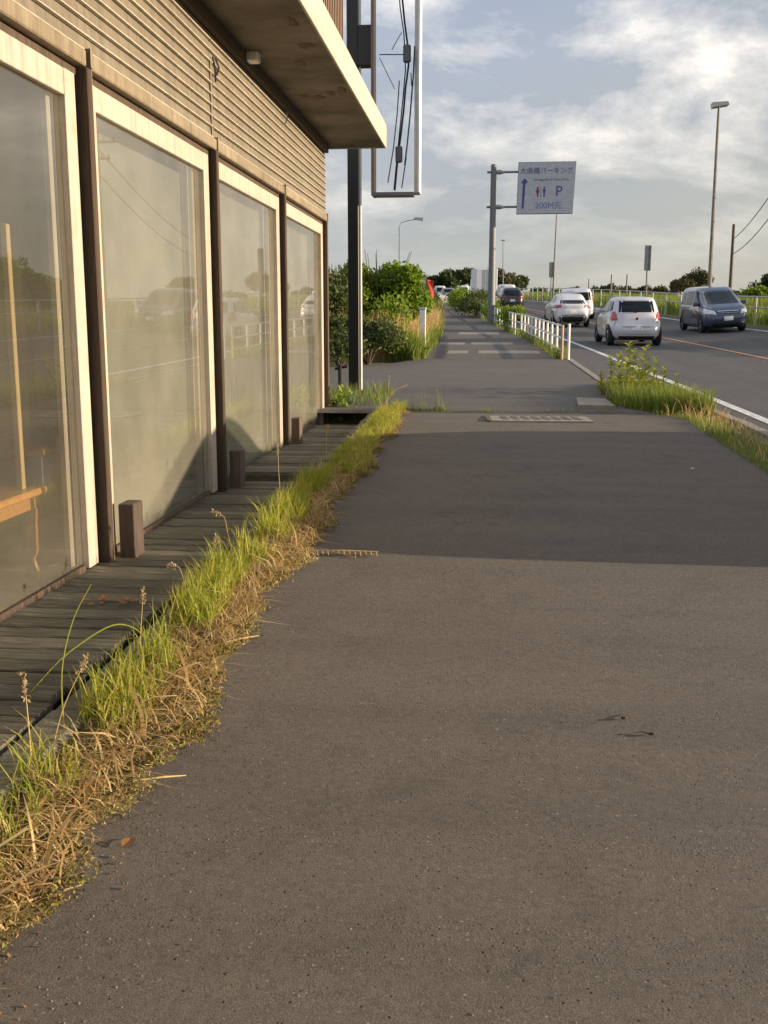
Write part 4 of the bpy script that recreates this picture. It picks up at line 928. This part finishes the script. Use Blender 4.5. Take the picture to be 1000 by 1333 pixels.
for k, (px, y, top, wpx, mat, lab) in enumerate((
  (698, 280, 376, 20, 'tree', 'low dark tree left of the small upright sign'), (722, 290, 377, 20, 'tree', 'low dark tree behind the slim lamp post foot'),
  (745, 290, 373, 16, 'tree', 'low pointed tree above the pale van'), (770, 285, 375, 22, 'tree', 'low dark tree above the gap between van and hatchback'),
  (790, 270, 371, 22, 'tree_b', 'low tree behind the twin far poles'), (812, 280, 375, 24, 'tree_b', 'low tree right behind the twin far poles'),
  (835, 270, 374, 26, 'tree_b', 'low rounded tree below the narrow upright sign'), (862, 260, 376, 26, 'tree_b', 'low tree left of the big dome tree'),
  (905, 150, 357, 48, 'tree_b', 'broad dome shaped tree behind the dark minivan'), (885, 170, 364, 30, 'tree_b', 'lower tree leaning on the dome shaped tree'),
  (960, 240, 385, 40, 'tree', 'low dim tree between the dome tree and the right edge'), (1002, 120, 360, 46, 'tree', 'dark tree cut by the right edge of the picture'),
  (985, 90, 384, 34, 'shrub', 'green bush behind the railing at the right edge'))):
    x = PXY(px, y); z = Z(x, y)-0.4-0.3*(y > 200); h = max(1.5, 1.5+(424-top)/1340*y-z)
    tree('broadleaf_tree', lab, x, y, z, wpx/1340*y*0.62, h, 1800 if y > 200 else 3600, 0.55 if y > 200 else 0.34, mat, 70+k, group=GT, lift=0.2)
for k, (x, y, h, lab) in enumerate(((20, 52, 3.4, 'leafy bush mirrored at the left of the nearest window'), (24, 60, 4.0, 'larger leafy bush mirrored in the nearest window'), (21, 42, 3.2, 'low leafy bush mirrored low in the nearest window'), (18, 33, 3.0, 'nearest leafy bush over the road, mirrored in the shop glass'))):
    tree('roadside_bush', lab, x, y, Z(x, y)-0.5, 3.4, h, 4000, 0.30, 'shrub', 120+k, group='bushes over the road', lift=0.05)
# big shrub and dark undergrowth left of the pavement
def shrub(label, x, y, r, h, n, ls, mat, seedv, ry=None, clumps=18, group='shrubs left of the pavement'):
    root = thing('shrub', label, 'shrub', (x, y, ZC(y)), group)
    P = crown_points(n, (0, 0, h*0.5), (r, ry or r, h*0.52), clumps, 0.45, seedv, 0.5); P = P[P[:, 2] > 0.02]
    V, F = leaves(P, ls, 0.2); link('foliage', np_mesh('foliage', V, F), MT[mat], root)
    m_ = MB(); g = random.Random(seedv)
    for k in range(7):
        a = g.uniform(0, 6.28); m_.tube([(x, y, ZC(y)-0.1), (x+math.cos(a)*r*0.3, y+math.sin(a)*r*0.3, ZC(y)+h*0.4), (x+math.cos(a)*r*0.65, y+math.sin(a)*r*0.6, ZC(y)+h*0.85)], [0.03, 0.02, 0.006], 5)
    obj('stem', m_, MT['bark'], root); return root
shrub('tall bright green bush behind the black sign post', -3.0, 28.5, 1.35, 3.15, 11000, 0.13, 'shrub', 201)
shrub('dark green bush between the shop corner and the black post', -4.05, 27.0, 0.75, 2.7, 4500, 0.11, 'shrub_dark', 202)
shrub('bright bush further back at the right of the tall one', -3.3, 36, 1.3, 2.3, 5500, 0.15, 'shrub', 206)
shrub('low grey green thicket at the pavement corner', -2.75, 23.6, 1.0, 1.15, 6500, 0.09, 'shrub_dark', 203)
shrub('low dark thicket just right of the shop corner', -3.9, 23.4, 1.0, 1.3, 5200, 0.09, 'shrub_dark', 204)
shrub('small grey green clump low at the back of the side drive', -3.3, 22.9, 0.8, 0.75, 3200, 0.08, 'shrub_dark', 210)
shrub('rounded bush spilling over the fence left of the sign post', -0.75, 62, 1.05, 1.75, 4200, 0.14, 'shrub_dark', 205, 3.0, group='bushes on the guard fence')
shrub('small bush further along the fence before the lorry', -1.9, 74, 0.9, 1.7, 2600, 0.16, 'shrub', 207, 3.0, group='bushes on the guard fence')
shrub('leafy bush growing through the fence in front of the black car', 0.95, 44, 0.55, 1.35, 2600, 0.11, 'shrub', 208, 1.4, group='bushes on the guard fence')
shrub('ragged weed clump on the guard fence just beyond the sign post', 0.15, 54, 0.5, 1.2, 1800, 0.11, 'shrub', 211, 2.0, group='bushes on the guard fence')
shrub('dark little bush at the far end of the pavement', -4.3, 80, 0.5, 1.6, 1500, 0.15, 'shrub_dark', 209)
# tall grass left of the far pavement
def strip_pts(n, yf, x0f, x1f):
    yy = yf(n); u = rng.random(n); x0 = np.array([x0f(q) for q in yy]); x1 = np.array([x1f(q) for q in yy])
    xx = x0+(x1-x0)*u; zz_ = np.array([ZC(q) for q in yy]); return np.stack([xx, yy, zz_], 1), u
def grass_obj(name, parts, mat, label=None):
    V, F = merge(parts); o = link(name, np_mesh(name, V, F), mat); tag(o, label, kind='stuff'); return o
B, u = strip_pts(9000, lambda n: 24.2+40*rng.random(n)**1.6, lambda q: XL(q)-(0.55 if q < 25.5 else 2.3), lambda q: XL(q)+0.12)
h = rng.uniform(0.45, 1.15, len(B))*(0.65+0.35*(1-u))
grass_obj('tall_grass', [blades(B, h, rng.uniform(0.012, 0.03, len(B)), rng.uniform(0.1, 0.5, len(B)))], MT['weed'])
B, u = strip_pts(4200, lambda n: 24.6+26*rng.random(n)**1.4, lambda q: XL(q)-2.2, lambda q: XL(q)-0.05)
grass_obj('dry_tall_grass', [blades(B, rng.uniform(0.6, 1.4, len(B)), rng.uniform(0.010, 0.022, len(B)), rng.uniform(0.1, 0.6, len(B)))], MT['straw'])
B, u = strip_pts(5000, lambda n: 60+90*rng.random(n), lambda q: XL(q)-3, lambda q: XL(q)+0.2)
grass_obj('far_verge_grass', [blades(B, rng.uniform(0.5, 1.1, len(B)), rng.uniform(0.04, 0.09, len(B)), rng.uniform(0.1, 0.5, len(B)))], MT['weed'])
# weeds under the fence
B, u = strip_pts(3500, lambda n: 25+100*rng.random(n)**1.5, lambda q: XF(q)-0.12, lambda q: XF(q)+0.12)
grass_obj('fence_grass', [blades(B, rng.uniform(0.12, 0.45, len(B)), rng.uniform(0.012, 0.03, len(B)), rng.uniform(0.2, 0.7, len(B)))], MT['weed'])
# field behind the right railing
n = 16000; yy = 28+95*rng.random(n)**1.3; xx = np.array([XRF(q) for q in yy])+0.15+14*rng.random(n)**1.5
B = np.stack([xx, yy, np.array([gz(a, b) for a, b in zip(xx, yy)])], 1)
grass_obj('field_grass', [blades(B, rng.uniform(0.5, 1.15, n), rng.uniform(0.03, 0.07, n), rng.uniform(0.1, 0.5, n))], MT['weed'])

# --- the grass strip between deck kerb and pavement
sx = [-1.41, -1.35, -1.29, -1.23, -1.17, -1.13, -1.10, -1.08, -1.06, -0.92]
V = []; rows = list(np.arange(-0.5, 13.9, 0.08)); nr = np.random.default_rng(3)
wob = lambda y: -0.035+0.05*math.sin(y*2.3)+0.035*math.sin(y*5.7+1)+0.02*math.sin(y*13.1+2)
for y in rows:
    for i, x in enumerate(sx):
        e = i/(len(sx)-1); xx = x+wob(y)*e+nr.uniform(-.012, .012)*(e > 0.5); hgt = 0.036*math.sin(math.pi*min(1, 0.15+e*0.80))+nr.uniform(-0.012, 0.022)
        V.append((xx, y, ZC(y)-0.010+(hgt if i < len(sx)-1 else -0.01)))
nx = len(sx); i = (np.arange(len(rows)-1)[:, None]*nx+np.arange(nx-1)[None]).ravel()[:, None]
tag(link('verge_soil', np_mesh('verge_soil', np.array(V), [i+[0, 1, nx+1, nx]]), MT['soil'], smooth=True), kind='structure')
def near_pts(n, x0, x1, ya=1.0, yb=13.8, pw=1.0):
    yy = ya+(yb-ya)*rng.random(n)**pw; e = rng.random(n); xx = x0+(x1-x0)*e; xx += np.array([wob(q) for q in yy])*np.clip((xx+1.41)/0.42, 0, 1)
    return np.stack([xx, yy, np.array([ZC(q) for q in yy])+0.015], 1)
clump = lambda P: np.array([0.42+0.38*math.sin(p[1]*4.1+1.3*math.sin(p[1]*1.7))+0.25*math.sin(p[1]*11.3+p[0]*9) for p in P])
P = near_pts(21000, -1.42, -1.20); P = P[(P[:, 1] < 8) | (P[:, 0] > -1.37)]; cl = clump(P); P = P[cl*np.clip(0.35+0.16*(P[:, 1]-1.5), 0.3, 1.15) > rng.uniform(0.0, 0.7, len(P))]; n = len(P)
hh = rng.uniform(0.06, 0.23, n)*np.interp(P[:, 1], [1.8, 3, 6, 8, 9.5, 14], [.75, .85, 1.1, .95, .68, .62])*(0.75+0.5*np.clip((-1.2-P[:, 0])/0.2, 0, 1))
g1 = blades(P, hh, rng.uniform(0.0035, 0.0075, n), rng.uniform(0.1, 0.65, n))
P = near_pts(2600, -1.22, -1.05, 8.4, 13.8); n = len(P); g2 = blades(P, rng.uniform(0.05, 0.2, n), rng.uniform(0.004, 0.008, n), rng.uniform(0.2, 0.8, n))
grass_obj('verge_grass', [g1, g2], MT['grass'])
# straw: standing and lying dead grass
P = near_pts(5200, -1.38, -1.10); P = P[clump(P) > rng.uniform(-0.1, 0.7, len(P))]; n = len(P); s1 = blades(P, rng.uniform(0.04, 0.15, n), rng.uniform(0.003, 0.006, n), rng.uniform(0.3, 0.9, n))
P = near_pts(7500, -1.32, -1.03); n = len(P); P[:, 2] += rng.uniform(0, 0.03, n)
s2 = blades(P, rng.uniform(0.03, 0.12, n)**1.0, rng.uniform(0.003, 0.0065, n), rng.uniform(1.3, 2.2, n), droop=0.75)
P = near_pts(170, -1.22, -1.05); n = len(P); P[:, 2] += 0.02
s3 = blades(P, rng.uniform(0.12, 0.26, n), rng.uniform(0.008, 0.014, n), rng.uniform(1.4, 2.0, n), droop=0.95)
grass_obj('dead_grass', [s1, s2, s3], MT['straw'])
# moss cushions at the edge
mparts = []
for k in range(520):
    y = 1.6+12*rng.random()**1.4; x = -1.12+rng.uniform(-0.08, 0.10)+wob(y); r_ = rng.uniform(0.02, 0.075)
    Q = rng.normal(size=(70, 3)); Q /= np.linalg.norm(Q, axis=1)[:, None]; Q[:, 2] = np.abs(Q[:, 2])*0.5; Q = Q*r_+np.array([x, y, ZC(y)+0.012])
    mparts.append(leaves(Q, 0.012, 0.5, 0.6))
grass_obj('moss', mparts, MT['moss'])
# litter of dry leaf scraps and grit along the pavement edge
P = near_pts(15000, -1.30, -1.00); P[:, 2] += rng.uniform(0.004, 0.016, len(P)); V0 = leaves(P, 0.020, 0.0, 0.16)
P = near_pts(500, -1.16, -1.0); P[:, 2] += rng.uniform(0.0, 0.02, len(P)); V1 = leaves(P, 0.017, -0.1, 0.6)
P = near_pts(170, -1.03, -0.88); P[:, 2] = [ZC(p[1])+0.010 for p in P]; V2 = leaves(P, 0.014, -0.1, 0.5)
grass_obj('leaf_litter', [V1, V2], MT['dryleaf'])
grass_obj('matted_straw', [V0], MT['straw'])
# tall seed stalks and arching blades, one by one
def stalk(label, base, pts, r, head, mat='straw', name='grass_stalk', group='tall stalks in the grass strip'):
    x, y = base; z = ZC(y)+0.01; t = thing(name, label, 'grass stalk', (x, y, z), group)
    P = [(x+a, y+b, z+c) for a, b, c in [(0, 0, 0)]+pts]
    A = np.array(P); q = np.linspace(0, len(A)-1, (len(A)-1)*5+1); A = np.stack([Body.herm(np.arange(len(A)), A[:, c], q) for c in range(3)], 1)
    obj('stem', MB().tube(A, list(np.linspace(r, r*0.45, len(A))), 5), MT[mat], t, smooth=True)
    if head:
        e = np.array(P[-1]); d = e-np.array(P[-2]); d /= np.linalg.norm(d); Q = e+d*np.linspace(-head, head*0.3, 46)[:, None]+rng.normal(size=(46, 3))*0.004
        V, F = leaves(Q, 0.016, 0.6, 0.35); link('seed_head', np_mesh('seed_head', V-np.array([x, y, z]), F), MT['seed'], t)
    return t
stalk('tallest straight stalk with a slim seed head beside the raised deck step', (-1.42, 7.0), [(-.02, 0, .25), (-.03, .02, .5)], 0.003, 0.09)
stalk('thin upright stalk with drooping pale head by the lower deck edge', (-1.42, 5.6), [(-.03, 0, .16), (-.06, .02, .27), (-.11, .02, .29)], 0.003, 0.04)
stalk('short nodding stalk with fluffy head in the strip middle', (-1.42, 4.7), [(-.02, 0, .14), (-.05, .0, .22), (-.09, .0, .22)], 0.0028, 0.03)
stalk('long green blade arching over the deck towards the window', (-1.38, 4.05), [(-.05, -.05, .13), (-.12, -.15, .18), (-.22, -.35, .13), (-.32, -.6, .0)], 0.0042, 0, 'grass', 'grass_stalk')
stalk('long thin blade leaning left across the nearest deck boards', (-1.42, 3.2), [(-.05, .12, .2), (-.09, .35, .34), (-.12, .6, .4)], 0.003, 0, 'grass', 'grass_stalk')
stalk('upright seed stalk close to the camera over dark boards', (-1.40, 2.9), [(-.01, .02, .18), (-.02, .03, .33)], 0.003, 0.07, 'straw')
stalk('slanting wiry stalk crossing the nearest seed stalk', (-1.39, 3.0), [(.02, .08, .16), (.06, .2, .30)], 0.0022, 0.05)
stalk('pair-like slim stalk right of the arching blade', (-1.39, 3.9), [(-.01, .05, .16), (-.01, .1, .30)], 0.0022, 0.05)
stalk('pale stalk with bent tip near the moss patch', (-1.40, 5.2), [(-.02, .0, .15), (-.02, .02, .24)], 0.0024, 0.04)
stalk('slim stalk at the dark end of the shaded grass', (-1.42, 9.0), [(.0, .0, .22), (.01, .03, .36)], 0.0026, 0.06)
stalk('reddish stalk leaning over the drain end of the strip', (-1.30, 12.6), [(.05, .1, .2), (.16, .2, .36), (.28, .3, .40)], 0.003, 0.10)
stalk('fan-like stalk at the far tip of the strip', (-1.34, 12.9), [(-.02, .05, .2), (-.1, .1, .42)], 0.003, 0.08)
stalk('upright pale stalk at the far tip of the strip', (-1.28, 13.0), [(.02, .02, .25), (.04, .05, .48)], 0.003, 0.09)
stalk('broad yellow blade lying at the left picture edge', (-1.30, 2.25), [(-.08, .0, .02), (-.16, .03, .03)], 0.007, 0, 'grass', 'grass_stalk')
# a runner of dead stems reaching over the pavement
zr = ZC(5.9)+0.012
t = thing('grass_runner', 'pale dead grass runner stretched onto the pavement', 'dead stem', (-1.0, 5.9, zr))
for k, (dx_, dy_) in enumerate(((.42, .05), (.40, -.02), (.30, -.10))):
    obj('stem', MB().tube([(-1.05, 5.88+0.03*k, zr+0.01), (-1.05+dx_*0.5, 5.9+dy_*0.3, zr+0.012), (-1.05+dx_, 5.9+dy_, zr)], 0.004, 5), MT['straw'], t)
for k in range(12):
    xx = -1.0+0.032*k; obj('side_shoot', MB().tube([(xx, 5.9, zr+0.01), (xx+0.012, 5.87, zr+0.014), (xx+0.022, 5.85-0.01*(k % 3), zr)], 0.0035, 5), MT['seed'], t)
for (x, y, a, l, lab) in ((-0.93, 2.98, .6, .17, 'bent pale stem lying at the moss edge nearest the camera'), (-1.0, 4.35, 1.0, .20, 'curved dead stem on the pavement edge mid strip'), (-1.02, 2.35, .75, .32, 'long dry stem poking onto the pavement low left')):
    t = tag(obj('dry_straw', MB().tube([(x-l*math.cos(a), y-l*math.sin(a), ZC(y)+0.035), (x-l*0.4*math.cos(a), y-l*0.5*math.sin(a), ZC(y)+0.03), (x, y, ZC(y)+0.016)], [0.002, 0.0035, 0.002], 6), MT['straw']), lab, 'dead stem', 'dead stems at the pavement edge')
def leaf_obj(label, x, y, z, s, rot, mat='dryleaf', grp='fallen leaves'):
    V = []; F = []
    prof = [(0, 0), (.25, .3), (.55, .34), (.8, .2), (1, 0)]
    for (u_, w_) in prof: V += [(u_*s, -w_*s, 0.004+0.2*s*abs(w_)+0.1*s*u_), (u_*s, 0, 0.004+0.06*s*u_), (u_*s, w_*s, 0.004+0.22*s*abs(w_))]
    for i_ in range(4):
        for k in range(2): a = i_*3+k; F.append((a, a+1, a+4, a+3))
    o = obj('dry_leaf', MB().add(V, F), MT[mat]); o.location = (x, y, z); o.rotation_euler = (0.1, 0, rot); return tag(o, label, 'leaf', grp)
leaf_obj('orange dry leaf on the pavement beside the moss', -0.985, 2.55, ZC(2.55)+0.008, 0.055, 1.2)
leaf_obj('small curled brown leaf at the strip edge by the moss', -0.99, 3.28, ZC(3.28)+0.008, 0.04, 0.4)
lt = thing('leaf_heap', 'little heap of brown dead leaves on the deck boards', 'leaves', (-1.82, 4.75, 0.155))
for k in range(16):
    o = leaf_obj(None, random.uniform(-.13, .13), random.uniform(-.05, .07), 0.0+random.uniform(0, .02), random.uniform(.03, .06), random.uniform(0, 6), grp=None); o.name = 'dead_leaf'; o.parent = lt
    for kx in ('category', 'label', 'group'):
        if kx in o: del o[kx]
for (x, y, a, lab) in ((0.50, 3.58, 0.6, 'short dark twig on the open pavement'), (0.58, 3.45, 2.9, 'small forked twig right of the other twig')):
    z = ZC(y)+0.010
    tag(obj('twig', MB().tube([(x, y, z), (x+.03*math.cos(a), y+.03*math.sin(a), z+.006), (x+.06*math.cos(a+.3), y+.06*math.sin(a+.3), z+.002)], [0.003, 0.0025, 0.002], 5).tube([(x, y, z+.002), (x+.012, y-.012, z+.008)], [.006, .004], 5), MT['bark']), lab, 'twig', 'twigs on the pavement')
# grit and tiny stones
mbp = MB(); g = random.Random(5)
def pebble(x, y, r_):
    z = ZC(y)+0.004; mbp.add([(x+r_*g.uniform(.7, 1.2)*math.cos(a), y+r_*g.uniform(.7, 1.2)*math.sin(a), z) for a in np.linspace(0, 6.28, 6)[:-1]]+[(x, y, z+r_*0.8)], [(k, (k+1) % 5, 5) for k in range(5)])
for k in range(520):
    y = 1.8+10*g.random()**1.6; x = g.uniform(-0.95, 2.3) if g.random() < .5 else -0.97+abs(g.gauss(0, .12)); pebble(x, y, g.uniform(0.0015, 0.0045))
tag(obj('grit', mbp, MT['stone']), kind='stuff')
o = obj('white_pebble', MB().lathe([(.004, 0), (.016, .006), (.015, .014), (.005, .02)], (1.79, 9.15, ZC(9.15)+.004), n=8), MT['sign_white'], smooth=True); tag(o, 'lone white pebble in the shaded part of the pavement', 'pebble')

# --- right-hand verge
n = 3000; yy = 7.5+6.5*rng.random(n); xl = np.array([XR(q) for q in yy]); xw_ = np.array([XW(q)-0.80 for q in yy]); xx = xl-0.05+(xw_-xl)*rng.random(n)**1.2
B = np.stack([xx, yy, np.array([ZC(q) for q in yy])], 1)
v1 = blades(B, rng.uniform(0.02, 0.11, n), rng.uniform(0.004, 0.009, n), rng.uniform(0.2, 0.8, n))
n = 6500; yy = 13.5+4.3*rng.random(n)**1.2; xx = np.array([XR(q)+0.03+(XK(q)-0.02-XR(q))*rng.random()**0.9 for q in yy]); B = np.stack([xx, yy, np.array([ZC(q) for q in yy])], 1)
v2 = blades(B, rng.uniform(0.12, 0.42, n)*np.clip(1.2-0.2*(yy-13.5), .25, 1), rng.uniform(0.005, 0.011, n), rng.uniform(0.1, 0.6, n))
n = 2200; yy = 1+6.5*rng.random(n); xx = np.array([XR(q)+(XW(q)-0.62-XR(q))*rng.random() for q in yy]); B = np.stack([xx, yy, np.array([ZC(q) for q in yy])], 1)
v3 = blades(B, rng.uniform(0.03, 0.14, n), rng.uniform(0.004, 0.009, n), rng.uniform(0.2, 0.8, n))
grass_obj('roadside_grass', [v1, v2, v3], MT['weed'])
n = 700; yy = 8+9.4*rng.random(n)**0.7; xx = np.array([XR(q)+(XK(q)-0.05-XR(q))*rng.random() for q in yy]); B = np.stack([xx, yy, np.array([ZC(q) for q in yy])], 1)
grass_obj('dry_roadside_grass', [blades(B, rng.uniform(0.08, 0.35, n), rng.uniform(0.004, 0.008, n), rng.uniform(0.3, 1.0, n))], MT['straw'])
def weed(label, x, y, h, nl, seedv, lean=0.0):
    z = ZC(y); g = np.random.default_rng(seedv); t = thing('tall_weed', label, 'weed', (x, y, z), 'tall weeds on the road verge')
    obj('stem', MB().tube([(x, y, z-0.02), (x+lean*0.4, y, z+h*0.5), (x+lean, y, z+h)], [0.010, 0.008, 0.004], 6), MT['weed'], t)
    hs = np.sort(g.uniform(0.12, 1.0, nl))*h; a = np.arange(nl)*2.4+g.uniform(-.3, .3, nl)
    P = np.stack([lean*hs/h, np.zeros(nl), hs], 1)
    d = np.stack([np.cos(a), np.sin(a), g.uniform(0.25, 0.9, nl)], 1); d /= np.linalg.norm(d, axis=1)[:, None]
    s = (h*0.30*(1.15-0.55*hs/h))[:, None]; u = np.cross(d, [0, 0, 1]); u /= np.linalg.norm(u, axis=1)[:, None]; dn = np.array([0, 0, -0.22])
    V = np.stack([P, P+d*s*0.45+u*s*0.2, P+d*s*0.45-u*s*0.2, P+d*s*0.8+dn*s*0.5+u*s*0.14, P+d*s*0.8+dn*s*0.5-u*s*0.14, P+d*s+dn*s], 1).reshape(-1, 3)
    i_ = np.arange(nl)[:, None]*6
    link('foliage', np_mesh('foliage', V, [np.concatenate([i_+[0, 1, 2], i_+[3, 5, 4]], 0), i_+[1, 3, 4, 2]]), MT['grass'], t)
for k, (px, y, h, ln, lab) in enumerate(((818, 16.6, 0.78, .03, 'tallest leafy weed, left of the verge pair'), (844, 16.2, 0.74, -.02, 'leafy weed right of the tallest one on the verge'), (800, 17.0, 0.55, -.05, 'shorter weed at the left of the verge clump'), (866, 15.6, 0.5, .03, 'short weed near the white edge line'), (832, 15.4, 0.5, .02, 'bushy weed low between the two tallest'), (787, 16.0, 0.4, -.03, 'smallest weed at the left end of the verge'), (880, 14.8, 0.42, .05, 'low weed ending the verge clump on the right'), (810, 15.6, .45, 0, 'middle weed in front of the tallest one'), (826, 16.9, .66, .02, 'leafy weed just behind and between the two tallest'), (853, 15.9, .58, .04, 'leaning leafy weed right of the verge pair'), (836, 16.0, .6, -.02, 'upright weed standing in the gap of the verge pair'), (808, 16.4, .62, .0, 'full leafy weed touching the tallest one from the left'), (860, 15.2, .44, -.03, 'low bushy weed in front on the right of the verge'), (822, 15.3, .40, .02, 'low bushy weed in front on the left of the verge'))):
    x = PXY(px, y)
    weed(lab, x, y, h, 46, 300+k, ln)
# grass in the crack beside the drain and round the sign post
n = 420; yy = 13.50+0.10*rng.random(n); xx = np.concatenate([rng.uniform(-1.1, -0.55, 300), rng.uniform(-0.1, 0.1, 40), rng.uniform(0.75, 1.6, 80)]); B = np.stack([xx, yy, np.array([ZC(q) for q in yy])+0.01], 1)
c1 = blades(B, rng.uniform(0.03, 0.12, n), rng.uniform(0.004, 0.007, n), rng.uniform(0.2, 0.8, n))
n = 26; B = np.stack([rng.uniform(-1.0, -0.5, n), 13.5+0.08*rng.random(n), np.full(n, ZC(13.5))], 1); c2 = blades(B, rng.uniform(0.2, 0.45, n), np.full(n, 0.006), rng.uniform(0.1, 0.4, n))
n = 900; B = np.stack([rng.uniform(-2.5, -1.4, n), 14.1+2.2*rng.random(n), np.zeros(n)], 1); B[:, 2] = [ZC(q) for q in B[:, 1]]
c3 = blades(B, rng.uniform(0.05, 0.3, n), rng.uniform(0.004, 0.009, n), rng.uniform(0.1, 0.8, n))
grass_obj('crack_grass', [c1, c2, c3], MT['weed'])
pl = thing('broadleaf_weed', 'green leafy plant at the end of the raised deck', 'weed', (-2.0, 13.95, 0.22))
P = np.random.default_rng(9).normal(size=(110, 3))*np.array([0.09, 0.05, 0.12])+np.array([0, 0, 0.22]); V, F = leaves(P, 0.07, 0.2, 0.7); link('foliage', np_mesh('foliage', V, F), MT['shrub'], pl)
obj('stem', MB().tube([(-2.0, 13.95, 0.1), (-1.99, 13.95, 0.5)], 0.005, 5), MT['weed'], pl)
